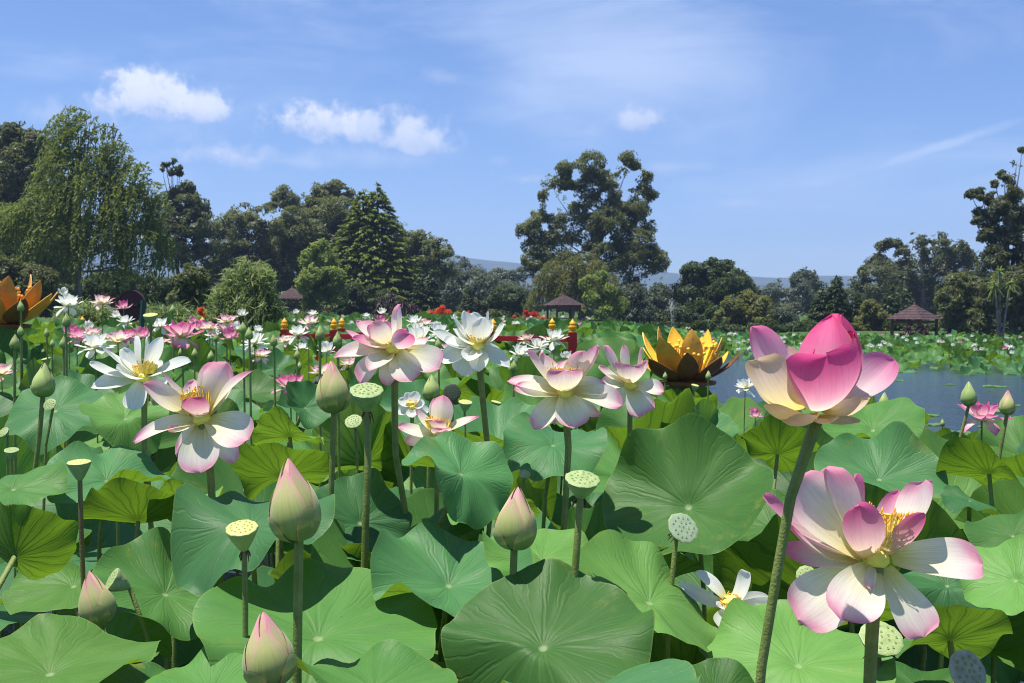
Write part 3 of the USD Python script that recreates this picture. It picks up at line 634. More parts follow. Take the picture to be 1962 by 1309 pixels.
flower_bush('orange red flowers on the far bank right of the gold sculpture', 1425, 82, [(1425, 634, 10)], [(1402, 634, 4), (1428, 632, 5), (1440, 634, 4)], T_org, 73)
# ---------------------------------------------------------------- gazebos
L_wood = plain('dark_brown_wood', (.085, .036, .024), .7, .2, c2=(.125, .060, .04), scale=6, bump=.3, bscale=30)
L_roof = plain('purple_brown_shingle', (.060, .040, .042), .85, .1, c2=(.105, .070, .074), scale=5, bump=.7, bscale=14)


def gazebo(label, px, base_z, D, width, eave, apex, rot, curved=0.0):
    x, y, _ = at(px, HORIZON, D); c, s = math.cos(rot), math.sin(rot)
    t = thing('gazebo', None, label, 'gazebo', None, mat4([x, y, base_z], rot))
    h = width / 2; ov = h * 1.16; w = h * .9
    # hip roof of four faces, each with its courses of shingles
    for k in range(4):
        cs, sn = math.cos(k * np.pi / 2), math.sin(k * np.pi / 2); vs, fs, n = [], [], 0; rows = 9
        for r in range(rows):
            f0, f1 = r / rows, (r + 1) / rows + .02
            def ring(f, up):
                e = ov * (1 - f) + .05 * f; zz = eave + (apex - eave) * (f - curved * math.sin(np.pi * f)) + up
                return [(-e, -e, zz), (e, -e, zz)]
            a, b = ring(f0, .045), ring(min(f1, 1), .0)
            low = [(p[0], p[1], p[2] - .045) for p in a]
            quad = np.array(low + [a[1], a[0]] + [b[1], b[0]])
            vs.append(quad); fs += [[n, n + 1, n + 2], [n, n + 2, n + 3], [n + 3, n + 2, n + 4], [n + 3, n + 4, n + 5]]; n += 6
        v = np.vstack(vs); v = np.stack([v[:, 0] * cs - v[:, 1] * sn, v[:, 0] * sn + v[:, 1] * cs, v[:, 2]], 1)
        part(t, 'roof_panel', (v, np.array(fs)), L_roof)
        part(t, 'beam', (lambda b: (np.stack([b[0][:, 0] * cs - b[0][:, 1] * sn, b[0][:, 0] * sn + b[0][:, 1] * cs, b[0][:, 2]], 1), b[1]))(box(-w + .07, -w - .05, eave - .26, w - .07, -w + .05, eave - .08)), L_wood)
    part(t, 'roof_cap', lathe([(.001, apex + .22), (.07, apex + .12), (.10, apex + .0), (.13, apex - .06)], 10), L_wood)
    for sx in (-1, 1):
        for sy in (-1, 1):
            part(t, 'post', box(sx * w - .075, sy * w - .075, 0, sx * w + .075, sy * w + .075, eave), L_wood)
    part(t, 'floor', box(-h, -h, -.45, h, h, .05), L_wood)
    return t
gazebo('small dark roofed gazebo at left in front of the gum trees', 560, 1.5, 104, 3.2, 1.83, 3.0, .35, .08)
gazebo('brown roofed gazebo half hidden by the willow bush in the centre', 1080, .83, 84, 2.3, 1.76, 2.62, .35)
gazebo('purple brown roofed gazebo at right with a purple plant under it', 1752, .05, 68, 2.25, 1.55, 2.52, .62, .03)

# ---------------------------------------------------------------- red footbridge
L_red = plain('red_paint', (.36, .012, .016), .38, .45, c2=(.28, .010, .014), scale=3)
L_gold = plain('yellow_paint', (.78, .40, .015), .35, .5, c2=(.70, .34, .015), scale=4)
FR = np.array([[(1097 - 981) / F * 15, 15.0], [(122 - 981) / F * 19, 19.0]])
def rail_pt(px, off):
    P0, P1 = FR[0] + off * np.array([-.03, 1.0]), FR[1] + off * np.array([-.03, 1.0]); k = (px - 981) / F
    # intersection with the sight line x = k*y
    d = P1 - P0; s = (k * P0[1] - P0[0]) / (d[0] - k * d[1])
    return P0 + d * s
t = thing('footbridge', [0, 17, 0], 'red footbridge with yellow finials among the lotus', 'footbridge'); O = np.array([0, 17., 0])
TOP = 1.885; DECK = .92
def beam(a, b, z0, z1, half):
    d = unit([b[0] - a[0], b[1] - a[1]]); n = np.array([-d[1], d[0]]) * half
    c = [(*(np.array(a) - n), 0), (*(np.array(a) + n), 0), (*(np.array(b) + n), 0), (*(np.array(b) - n), 0)]
    v = np.array([[p[0], p[1], z0] for p in c] + [[p[0], p[1], z1] for p in c])
    return v, np.array([[0, 1, 2], [0, 2, 3], [4, 6, 5], [4, 7, 6], [0, 5, 1], [0, 4, 5], [1, 6, 2], [1, 5, 6], [2, 7, 3], [2, 6, 7], [3, 4, 0], [3, 7, 4]])
fin = [(.062, 0), (.075, .012), (.075, .03), (.040, .045), (.052, .06), (.075, .085), (.08, .11), (.072, .135), (.04, .15), (.045, .158), (.06, .175), (.058, .195), (.035, .225), (.012, .262), (.001, .285)]
for off, posts in ((0, [1097, 945, 640, 545, 372, 122]), (1.35, [1058, 655, 388, 158])):
    Q = [rail_pt(p, off) for p in posts]
    for q in Q:
        pm = trimesh.creation.box([.13, .13, TOP + .06 - .0]); pm.apply_translation([q[0], q[1], (TOP + .06) / 2]); pp = part(t, 'post', pm, L_red, origin=O)
        v, f = lathe([(a_ * .8, b_ * .74) for a_, b_ in fin], 16); part(pp, 'finial', (v + [q[0], q[1], TOP + .06], f), L_gold, smooth=40, origin=O)
    for a, b in zip(Q[:-1], Q[1:]):
        d = unit(b - a); a2, b2 = a + d * .067, b - d * .067
        part(t, 'top_rail', beam(a2, b2, TOP - .08, TOP, .045), L_red, origin=O)
        part(t, 'mid_rail', beam(a2, b2, TOP - .50, TOP - .42, .035), L_red, origin=O)
        nb = max(2, int(np.linalg.norm(b - a) / .5))
        for i in range(1, nb):
            c = a + (b - a) * i / nb; part(t, 'baluster', box(c[0] - .028, c[1] - .028, DECK + .05, c[0] + .028, c[1] + .028, TOP - .505), L_red, origin=O)
a, b = (FR[0] + [0, .68]), (FR[1] + [0, .68]); part(t, 'deck', beam(a, b, DECK - .12, DECK, .62), L_wood, origin=O)

# ---------------------------------------------------------------- round-topped board on a post
L_maroon = plain('maroon_board', (.040, .008, .012), .45, .4, c2=(.060, .012, .016), scale=5)
L_dkgreen = plain('dark_green_paint', (.012, .045, .032), .45, .4)
O = at(253, 640, 13.0); O[2] = .9
t = thing('round_board', O, 'dark maroon oval board on a dark green post near the willow', 'board')
c = at(253, 588, 13.0); th = np.linspace(0, 2 * np.pi, 41)[:-1]; ou = []
for q in th: ou.append((.175 * math.cos(q) * (1 - .12 * (math.sin(q) < -.2)), .205 * math.sin(q) + (.0 if math.sin(q) > 0 else .02)))
import shapely.geometry as sg
pl = trimesh.creation.extrude_polygon(sg.Polygon(ou), .035); pl.apply_transform(trimesh.transformations.rotation_matrix(np.pi / 2, [1, 0, 0])); pl.apply_translation(c)
part(t, 'panel', pl, L_maroon, origin=O)
rim = trimesh.creation.extrude_polygon(sg.Polygon(ou).buffer(.012).difference(sg.Polygon(ou).buffer(-.006)), .055); rim.apply_transform(trimesh.transformations.rotation_matrix(np.pi / 2, [1, 0, 0])); rim.apply_translation(c + [0, .01, 0])
part(t, 'rim', rim, L_maroon, origin=O)
part(t, 'crossbar', box(c[0] - .14, c[1] - .075, c[2] + .008, c[0] + .10, c[1] - .037, c[2] + .035), L_dkgreen, origin=O)
part(t, 'post', tube([at(266, 690, 12.9), at(275, 575, 12.9)], .036, 4), L_dkgreen, origin=O)

# ---------------------------------------------------------------- lotus pieces
def petal(B, T, w, inner, bulge=.12, cup=.4, nu=20, nv=11, curl=0.0, rng=None, blunt=.5, base=.16, origin=np.zeros(3)):
    """spoon-shaped petal from B to T; inner: direction its hollow face looks to"""
    d = T - B; L = np.linalg.norm(d); e = d / L
    n = inner - e * (inner @ e); n = unit(n); s = np.cross(e, n)
    u = np.linspace(0, 1, nu); v = np.linspace(-1, 1, nv)
    f = u ** .75 * (1 - u) ** blunt; f /= f.max(); f = np.maximum(f, 0) * (1 - base * (1 - u) ** 3) + base * (1 - u) ** 4
    f[-1] = .012
    a = w / 2 * f; ph = cup * 1.5; vv = v[None] * ph
    arc_s = a[:, None] * np.sin(vv) / max(ph, 1e-3); arc_n = a[:, None] * (1 - np.cos(vv)) / max(ph, 1e-3)
    wob = 0.0
    if rng is not None:
        p1, p2, p3 = rng.uniform(0, 6.28, 3)
        wob = .030 * L * np.sin(u[:, None] * 5 + p1 + v[None] * 1.3) * np.abs(v[None]) ** 2 + .012 * L * np.sin(u[:, None] * 3.2 + p2) + .022 * w * np.sin(v[None] * 4 + p3) * u[:, None] + .012 * w * np.sin(v[None] * 11 + p1 + u[:, None] * 2.0) * u[:, None] * (1 - u[:, None])
    sp = -bulge * L * 4 * u * (1 - u) * (1 - .25 * u) - curl * L * u ** 3 * 0 + curl * L * np.clip(u - .6, 0, 1) ** 2 * 4
    P = B + e * (L * u)[:, None, None] + n * (sp[:, None] + arc_n + wob)[..., None] + s * arc_s[..., None]
    uv = np.stack([np.broadcast_to(v * .5 + .5, (nu, nv)), np.broadcast_to(u[:, None], (nu, nv))], -1).reshape(-1, 2)
    return (P.reshape(-1, 3) - origin, tri(grid_faces(nu, nv))), uv


def stamens(C, A, r, h, n, rng, length, lean=.5):
    """filaments standing in a ring, orange tips"""
    R = frame(A); f1, f2 = [], []
    for _ in range(n):
        q = rng.uniform(0, 6.283); d = R @ np.array([math.cos(q), math.sin(q), 0]); L = length * rng.uniform(.75, 1.15)
        p0 = C + d * r + A * h * rng.uniform(0, .3); p1 = p0 + d * L * lean * rng.uniform(.4, 1.2) + A * L * rng.uniform(.6, .95)
        m = (p0 + p1) / 2 + d * L * .1; tpt = p1 + (p1 - m) * .25
        f1.append(tube([p0, m, p1], .0007, 3, False)); f2.append(tube([p1, (p1 + tpt) / 2, tpt], [.0012, .0016, .0008], 4))
    return join(*f1), join(*f2)


def receptacle(C, A, r, h):
    R = frame(A); prof = [(r * .45, 0), (r * .62, h * .3), (r * .86, h * .75), (r, h * .95), (r * .96, h), (r * .6, h * 1.03), (.0001, h * 1.05)]
    v, f = lathe(prof, 22); return v @ R.T + C, f


def stem_path(pts, to_water=True):
    p = [np.asarray(q, float) for q in pts]
    if to_water and p[-1][2] > 0:
        dv = unit(p[-1] - p[-2]); dv = unit(dv * .5 + np.array([0, 0, -1.]))
        k = p[-1][2] + .4; p.append(p[-1] + dv / -dv[2] * k * .5); p.append(np.array([*(p[-1] + dv * .1)[:2], -.4]))
    return spline(p, 22)


def hero_flower(label, base, d, top, petals, L0, stem, stem_px, look, seed, group=None, recep=None, stam=0, name='lotus_flower', stem_d=None, outer_look=None):
    """petals: (tip px, tip py, depth sign, width px, options). Tips get their distance from the petal length L0 (metres)."""
    rng = np.random.default_rng(seed); C = at(*base, d); A = unit(at(top[0], top[1], d + (top[2] if len(top) > 2 else 0)) - C)
    O = np.array([C[0], C[1], 0.0]); t = thing(name, O, label, 'flower', group)
    for (tx, ty, sg_, w, *o) in petals:
        o = o[0] if o else {}; L = L0 * o.get('l', 1); bx, by = o.get('b', base)
        app = math.hypot(tx - bx, ty - by) / F * d; dd = sg_ * math.sqrt(max(0, L * L - app * app)) if abs(sg_) <= 1 else 0
        dd += o.get('dd', 0)
        T = at(tx, ty, d + dd); B0 = at(bx, by, d); B = B0 + unit(T - B0) * .006 + (A * .004)
        if 'o' in o: inner = -(RIGHT * o['o'][0] + UP * o['o'][1] + FWD * o['o'][2])
        else:
            inner = (C + A * L0 * .95) - (B + T) / 2
            inner = inner - FWD * L0 * 1.0 * min(1, max(0, 1.0 - 1.25 * float(unit(T - B) @ A)))
        if 'ob' in o: B = B + (RIGHT * o['ob'][0] + UP * o['ob'][1] + FWD * o['ob'][2])
        m, uv = petal(B, T, w / F * d, inner, o.get('bulge', .13), o.get('cup', .45), 22, 13, o.get('curl', 0), rng, o.get('blunt', .60), o.get('base', .32), O)
        part(t, 'petal', m, o.get('m', look), smooth=True, uv=uv)
    if recep:
        bs = L0 * .13; v_, f_ = lathe([(bs * .25, -bs * .55), (bs * .75, -bs * .25), (bs, bs * .15), (bs * .92, bs * .6), (bs * .6, bs * .95), (.0003, bs * 1.05)], 18); part(t, 'receptacle_base', (v_ @ frame(A).T + C, f_), L_recep, smooth=60, origin=O)
        rx, ry, rw, rh = recep; Cr = at(rx, ry, d + .004); part(t, 'receptacle', receptacle(Cr - A * rh / F * d, A, rw / 2 / F * d, rh / F * d), L_recep, smooth=40, origin=O)
        if stam:
            a_, b_ = stamens(C + (Cr - C) * .30, A, rw / F * d * .46, .012, int(stam * 1.7), rng, np.linalg.norm(Cr - C) * .72, .42)
            part(t, 'stamens', a_, L_stam, origin=O, kind='stuff'); part(t, 'anthers', b_, L_anth, origin=O, kind='stuff')
    sp = stem_path([C - A * .004] + [at(x_, y_, (stem_d or d) + .012) for x_, y_ in stem]); rr_ = stem_px / 2 / F * d
    v, f = tube(sp, np.linspace(rr_ * .95, rr_ * 1.1, len(sp)) * (1 + .38 * np.exp(-np.arange(len(sp)) / .9)), 10); part(t, 'stalk', (v, f), L_stem, smooth=True, origin=O)
    return t


def scale_shell(A, C, R, H, az, half, u1, off, lift=0.0, nu=14, nv=9, taper=.62):
    """one overlapping scale of a bud: a patch of the bud's turned surface"""
    u = np.linspace(0.0, u1, nu); q = u / u1; v = np.linspace(-1, 1, nv)
    prof = np.sin(np.pi * np.clip(u, 0, 1) ** taper) ** .85 * (1 - .10 * u) * (1 - .22 * np.clip((u - .55) / .45, 0, 1) ** 1.0 * (1 - np.clip(u, 0, 1) ** 6))
    hw = half * np.clip(1 - q ** 2.6, 0, 1) ** .62
    an_ = az + v[None] * hw[:, None]
    r = R * prof[:, None] + off + lift * q[:, None] ** 2 * R * (1 - np.abs(v[None]) * .3) - .0004 * (1 - v[None] ** 2)
    P = np.stack([r * np.cos(an_), r * np.sin(an_), np.broadcast_to((u * H)[:, None], an_.shape)], -1).reshape(-1, 3)
    uv = np.stack([np.broadcast_to(v * .5 + .5, (nu, nv)), np.broadcast_to(q[:, None] * u1, (nu, nv))], -1).reshape(-1, 2)
    return (P @ frame(A).T + C, tri(grid_faces(nu, nv))), uv


def bud(label, base, tip, w, d, stem, stem_px, look, seed, group=None, name='lotus_bud', face=0.0, detail=True, loc=None, openp=0.0):
    rng = np.random.default_rng(seed); C = at(*base, d); T = at(*tip, d); H = np.linalg.norm(T - C); A = (T - C) / H; R = w / 2 / F * d
    O = np.array([C[0], C[1], 0.0]); t = thing(name, O, label, 'bud', group)
    prof = [(R * .98 * math.sin(math.pi * u ** .62) ** .85 * (1 - .1 * u) * (1 - .22 * max(0, (u - .55) / .45) * (1 - u ** 6)) - .0006 if 0 < u < 1 else .0004, u * H * .985) for u in np.linspace(0, 1, 16)]
    v, f = lathe([(max(a, .0003), b) for a, b in prof], 20); uvb = np.stack([np.full(len(v), .5), v[:, 2] / H], 1)
    part(t, 'inner_bud', (v @ frame(A).T + C, f), look, smooth=True, uv=uvb, origin=O)
    az0 = math.atan2(*(frame(A).T @ (-FWD))[[1, 0]]) + face
    specs = [(az0 + .5, 1.15, .995, .0012), (az0 - 1.2, 1.15, .985, .0015), (az0 + 2.6, 1.2, .98, .0014), (az0 - .15, 1.0, .84, .0026), (az0 + 1.7, .95, .72, .0030), (az0 - 1.9, .95, .68, .0030), (az0 + .75, .62, .46, .0044), (az0 - .85, .66, .36, .0048), (az0 + 3.0, .6, .3, .0044)]
    for a_, h_, u_, o_ in specs:
        m, uv = scale_shell(A, C, R, H, a_ + rng.normal() * .12, h_ * rng.uniform(.92, 1.06), u_ * (rng.uniform(.9, 1.05) if u_ < .9 else 1), o_ * R / .03 * 1.0, .020)
        part(t, 'scale', m, look, smooth=True, uv=uv, origin=O)
    sp = stem_path([C + A * .002] + [at(x_, y_, d + .004) for x_, y_ in stem]); rr_ = stem_px / 2 / F * d
    part(t, 'stalk', tube(sp, np.linspace(rr_, rr_ * 1.1, len(sp)), 10), L_stem, smooth=True, origin=O)
    return t


def pod(label, face, w, d, cup_px, stem, stem_px, seed, tilt=(0, 1, -.4), cup=None, facem=None, stalk=None, seeds=20, withered=True, group=None, dry=False, name='seed_pod'):
    """face: px of the middle of the flat top; tilt: direction the top looks to (right, up, forward)"""
    rng = np.random.default_rng(seed); C = at(*face, d); A = unit(RIGHT * tilt[0] + UP * tilt[1] + FWD * tilt[2]); R = w / 2 / F * d; Hc = cup_px / F * d
    O = np.array([C[0], C[1], 0.0]); t = thing(name, O, label, 'seed pod', group); B = C - A * Hc; Rm = frame(A)
    k = 28; an_ = np.arange(k) * 2 * np.pi / k; rib = 1 + .022 * np.cos(an_ * 11 + seed) + .012 * np.sin(an_ * 5)
    prof = [(R * .20, 0), (R * .30, Hc * .05), (R * .52, Hc * .28), (R * .76, Hc * .55), (R * .95, Hc * .82), (R * 1.02, Hc * .93), (R * 1.015, Hc * .985), (R * .97, Hc)]
    v, f = lathe(prof, k); ring = np.repeat(np.linspace(0, 1, len(prof)), k); v[:, :2] *= (1 + (np.tile(rib, len(prof)) - 1) * ring * 1.6)[:, None]
    part(t, 'cup', (v @ Rm.T + B, f), cup or L_pod, smooth=50, origin=O)
    rf = [(R * .97, Hc), (R * .9, Hc + R * .03), (R * .55, Hc + R * .06), (.0002, Hc + R * .07)]
    v, f = lathe(rf, k); v[:, :2] *= (1 + (np.tile(rib, len(rf)) - 1) * np.repeat([1.6, 1, .4, 0], k))[:, None]
    part(t, 'face', (v @ Rm.T + B, f), facem or L_podface, smooth=True, origin=O)
    pts = [(0, 0)] + [(R * .34 * math.cos(q), R * .34 * math.sin(q)) for q in np.arange(6) * 2 * np.pi / 6 + .3] + [(R * .66 * math.cos(q), R * .66 * math.sin(q)) for q in np.arange(seeds - 7) * 2 * np.pi / (seeds - 7)]
    rims, sds = [], []
    for a_, b_ in pts:
        a_, b_ = a_ + rng.normal() * R * .03, b_ + rng.normal() * R * .03; hz = Hc + R * .068 - R * .03 * (math.hypot(a_, b_) / R) ** 2
        r_ = R * (.050 if not dry else .11)
        tv, tf = lathe([(r_ * 1.5, -R * .01), (r_ * 1.35, R * .022), (r_ * 1.0, R * .022), (r_ * .85, -R * .004)], 9); rims.append((tv + [a_, b_, hz], tf))
        sv, sf = lathe([(r_ * .9, 0), (r_ * .6, R * .012), (.0001, R * .018)], 7); sds.append((sv + [a_, b_, hz], sf))
    v, f = join(*rims); part(t, 'seed_rims', (v @ Rm.T + B, f), facem or L_podface, smooth=True, origin=O, kind='stuff')
    v, f = join(*sds); part(t, 'seeds', (v @ Rm.T + B, f), L_seed, origin=O, kind='stuff')
    if withered:
        ms = []
        for _ in range(9):
            q = rng.uniform(0, 6.28); dv = Rm @ np.array([math.cos(q), math.sin(q), 0]); p0 = B + dv * R * .18
            ms.append(tube([p0, p0 + dv * R * rng.uniform(.05, .25) - A * R * .25, p0 + dv * R * rng.uniform(.05, .35) - A * R * rng.uniform(.4, .9)], [R * .06, R * .045, R * .015], 4))
        ms.append((lambda c_: (c_[0] @ Rm.T + B - A * R * .22, c_[1]))(lathe([(R * .17, 0), (R * .22, R * .12), (R * .21, R * .26)], 12)))
        part(t, 'withered_collar', join(*ms), L_wither, origin=O)
    sp = stem_path([B - A * .001] + [at(x_, y_, d + .006) for x_, y_ in stem]); rr_ = stem_px / 2 / F * d
    part(t, 'stalk', tube(sp, np.linspace(rr_ * .9, rr_ * 1.15, len(sp)), 10), stalk or L_stem, smooth=True, origin=O)
    return t


# ---------------------------------------------------------------- hero flowers
HOT, CRM, ROS = dict(m=L_hot), dict(m=L_cream), dict(m=L_rose)
hero_flower('largest hot pink half open lotus on a thick stalk at right', (1566, 797), 1.42, (1580, 600), [
    (1612, 603, .1, 150, dict(m=L_hot, o=(.5, 0, .8), ob=(.018, 0, .03), bulge=.15, cup=.75, blunt=.8)),
    (1634, 634, 0, 112, dict(m=L_hot, o=(.95, 0, -.1), ob=(.030, 0, .005), bulge=.18, cup=.7)),
    (1594, 603, -.1, 150, dict(m=L_hot, o=(-.25, 0, -.95), ob=(0, 0, -.026), bulge=.17, cup=.80, blunt=.85)),
    (1606, 601, .1, 118, dict(m=L_hot, o=(.75, 0, -.6), ob=(.016, 0, -.010), bulge=.16, cup=.7, blunt=.85)),
    (1562, 640, .1, 112, dict(m=L_hot, o=(-.9, 0, .3), ob=(-.026, 0, .0), bulge=.18, cup=.7)),
    (1508, 660, .8, 75, dict(m=L_cream)),
    (1583, 678, -1, 172, dict(m=L_hot, o=(0, -.35, -1), ob=(0, 0, -.020), bulge=.20, cup=.72, blunt=.36, l=.92)),
    (1440, 626, .35, 112, dict(m=L_rose, b=(1540, 785), o=(-.60, -.25, .75), bulge=.14, cup=.62)),
    (1712, 688, .25, 112, dict(m=L_rose, b=(1592, 785), o=(.50, -.55, .65), bulge=.14, cup=.60)),
    (1452, 690, -.65, 110, dict(m=L_cream, b=(1540, 795), o=(-.5, -.45, -.8), bulge=.2, cup=.62, blunt=.4)),
    (1438, 708, -.1, 70, dict(m=L_cream, b=(1530, 800), o=(-.8, -.6, -.2), bulge=.22, cup=.6)),
    (1664, 762, -.55, 84, dict(m=L_cream, b=(1575, 803), o=(.3, -.85, -.6), bulge=.2, cup=.65, l=.85)),
    (1648, 808, -.3, 60, dict(m=L_cream, b=(1560, 806), o=(.3, -.9, -.3), bulge=.14, cup=.5, l=.72)),
    (1470, 775, -.6, 66, dict(m=L_cream, b=(1552, 806), o=(-.3, -.9, -.5), bulge=.16, cup=.5, l=.72)),
    (1512, 800, -.9, 70, dict(m=L_cream, b=(1560, 800), o=(-.1, -.8, -.6), bulge=.2, cup=.55, l=.55)),
    (1590, 806, -.9, 60, dict(m=L_cream, b=(1562, 802), o=(.05, -.9, -.5), bulge=.16, cup=.5, l=.45)),
], .150, [(1545, 830), (1503, 1020), (1475, 1180), (1458, 1290)], 19.5, L_hot, 101)

hero_flower('widest fully open pink and white lotus at lower right', (1678, 1078), 1.6, (1690, 960, .02), [
    (1463, 950, .7, 70, dict(m=L_rose)), (1640, 908, .8, 66, dict(m=L_rose)), (1722, 940, .9, 70, dict(m=L_rose)),
    (1522, 916, .55, 118, dict(b=(1655, 1072), bulge=.10, o=(-.55, .2, .8), blunt=.42)),
    (1582, 896, .55, 112, dict(b=(1668, 1070), bulge=.08, blunt=.42)),
    (1775, 920, .5, 108, dict(b=(1705, 1060), bulge=.16, cup=.6, blunt=.38)),
    (1646, 968, -.75, 86, dict(m=L_rose, b=(1668, 1078), o=(-.15, -.25, -1), bulge=.12, cup=.55, blunt=.62, l=.8)),
    (1772, 984, -.45, 78, dict(m=L_rose, b=(1688, 1074), o=(.35, -.3, -.9), bulge=.12, cup=.6, blunt=.7, l=.8)),
    (1503, 1000, -.1, 66, dict(b=(1655, 1080), bulge=.16, cup=.75, m=L_pink)),
    (1502, 1052, .1, 66, dict(b=(1652, 1082), bulge=.06, cup=.3, m=L_rose)),
    (1882, 1082, -.05, 112, dict(b=(1700, 1072), bulge=.03, cup=.35, blunt=.4)),
    (1528, 1188, -.35, 118, dict(b=(1660, 1088), bulge=-.02, cup=.3, blunt=.36)),
    (1616, 1186, -.75, 106, dict(b=(1674, 1090), bulge=-.04, cup=.3, blunt=.36, l=.95)),
    (1768, 1222, -.5, 100, dict(b=(1690, 1088), bulge=-.02, cup=.3, blunt=.32)),
    (1666, 1128, -.8, 22, dict(b=(1674, 1078), bulge=.1, cup=.3, l=.5)),
], .160, [(1672, 1180), (1666, 1300)], 24, L_pink, 102, recep=(1690, 985, 54, 40), stam=150)

hero_flower('pink tipped open lotus on the left with a yellow centre', (388, 808), 2.2, (376, 735, .03), [
    (310, 711, .55, 66, dict(bulge=.06)), (372, 728, .9, 60), (435, 694, .35, 76, dict(bulge=.10, o=(.6, .0, -.6), cup=.55)), (412, 693, .4, 74, dict(bulge=.1)),
    (486, 711, .25, 54, dict(bulge=-.05, b=(400, 803), cup=.6)), (274, 735, -.1, 74, dict(bulge=.10, b=(374, 803), cup=.55, o=(-.4, -.6, -.7))),
    (365, 762, -.95, 58, dict(m=L_rose, o=(0, -.3, -1), l=.55, cup=.55)), (256, 848, .1, 56, dict(bulge=-.08, cup=.5)), (322, 826, -.6, 36, dict(l=.6, bulge=.1, cup=.7)),
    (476, 843, -.25, 84, dict(b=(396, 806), bulge=-.02, cup=.35, blunt=.4)), (384, 906, -.55, 86, dict(b=(390, 812), bulge=-.02, cup=.35, blunt=.36)), (452, 885, .4, 52, dict(bulge=-.04)), (338, 872, .4, 56, dict(bulge=-.05)),
], .150, [(403, 905), (412, 1040), (430, 1170)], 14, L_pink, 103, recep=(372, 757, 44, 24), stam=110)

hero_flower('white lotus with long narrow petals upper left behind the pink one', (277, 728), 2.75, (275, 640, .03), [
    (191, 663, .5, 46, dict(bulge=.05)), (172, 694, .1, 40, dict(b=(262, 726))), (174, 742, -.1, 50, dict(b=(266, 730), bulge=-.03)), (260, 643, .3, 54, dict(cup=.5)), (283, 645, .4, 52), (311, 645, .1, 42, dict(bulge=.02)),
    (366, 692, -.1, 46, dict(bulge=-.02)), (222, 706, -.75, 60, dict(bulge=.14, l=.8)), (256, 786, -.4, 54, dict(bulge=-.04, blunt=.36)), (318, 740, -.5, 44), (300, 690, .6, 50), (235, 668, .6, 44),
], .142, [(276, 790), (278, 940), (292, 1010)], 10, L_white, 104, recep=(287, 700, 30, 18), stam=70)

hero_flower('tall pink lotus left of centre leaning open to the left', (756, 672), 2.4, (735, 600, .02), [
    (766, 583, .35, 76, dict(bulge=.14, cup=.6)), (690, 614, .6, 62, dict(bulge=.08, blunt=.4)), (662, 632, .5, 46), (730, 622, .85, 60, dict(m=L_rose)), (706, 622, -.1, 86, dict(bulge=.15, cup=.5, o=(-.6, -.4, -.5), blunt=.4)), (674, 648, -.1, 56, dict(bulge=.08, cup=.55, m=L_rose)),
    (640, 686, -.1, 50, dict(bulge=-.04, cup=.5)), (708, 712, -.7, 56, dict(bulge=.04, cup=.6, l=.75)), (688, 733, .1, 62, dict(bulge=-.05, blunt=.36)), (842, 706, -.3, 74, dict(bulge=-.06, b=(772, 678), blunt=.36)), (790, 732, -.4, 64, dict(bulge=-.05, blunt=.36)),
    (784, 640, -.7, 50, dict(m=L_rose, bulge=.12, cup=.65, o=(.3, 0, -1), l=.75)), (742, 740, -.3, 42, dict(bulge=-.03, l=.75)), (820, 648, .2, 44, dict(b=(772, 672)))
], .160, [(756, 740), (757, 850), (785, 1035)], 12, L_pink, 105, recep=(760, 650, 26, 26), stam=80)

hero_flower('creamy white many petalled lotus in the upper centre', (916, 668), 2.7, (915, 600, .02), [
    (869, 604, .5, 40), (890, 596, .5, 54), (907, 598, .7, 46), (936, 597, .2, 40, dict(bulge=.12)), (928, 607, -.4, 44, dict(o=(.2, 0, -1), cup=.6)), (945, 620, .3, 40), (968, 622, .1, 44, dict(bulge=.16, cup=.6, blunt=.35)), (832, 634, .2, 48), (850, 652, -.2, 46), (868, 630, .1, 56, dict(cup=.4)),
    (845, 694, -.1, 52, dict(bulge=-.05)), (884, 720, -.2, 56, dict(bulge=-.05, blunt=.36)), (918, 712, -.5, 42, dict(l=.8, bulge=-.04)), (976, 704, -.2, 40, dict(bulge=-.05)), (895, 690, -.8, 48, dict(bulge=.15, cup=.7, l=.7)), (960, 672, .4, 40)
], .140, [(922, 712), (926, 800), (946, 912)], 11, L_white, 106, recep=(918, 645, 24, 22), stam=60)

hero_flower('pink white open lotus in the middle with petals spread wide', (1082, 758), 2.3, (1080, 680, .02), [
    (1010, 672, .25, 70, dict(bulge=.08, cup=.5)), (1040, 676, .75, 66), (1085, 690, .9, 70, dict(m=L_pink)), (1144, 660, .2, 66, dict(bulge=.12, cup=.55, o=(.5, -.3, -.3))), (1148, 664, .6, 62), (1120, 672, -.1, 70, dict(bulge=.14, cup=.55, o=(.5, -.2, -.7))),
    (1082, 710, -.95, 76, dict(bulge=.16, cup=.5, o=(0, -.4, -1), blunt=.36, l=.66)), (972, 730, .1, 60, dict(bulge=-.02, cup=.5)), (1192, 778, -.15, 62, dict(bulge=-.03, b=(1096, 752))), (1172, 745, .3, 60, dict(bulge=-.06)),
    (1022, 822, -.3, 56, dict(bulge=-.04)), (1102, 820, -.6, 70, dict(bulge=-.04, blunt=.34, l=.9)), (1060, 810, .4, 52, dict(bulge=-.03)), (985, 745, -.3, 52, dict(bulge=.04)), (1150, 795, .3, 50)
], .150, [(1090, 822), (1086, 920), (1077, 1058)], 12, L_pink, 107, recep=(1080, 708, 42, 26), stam=80)

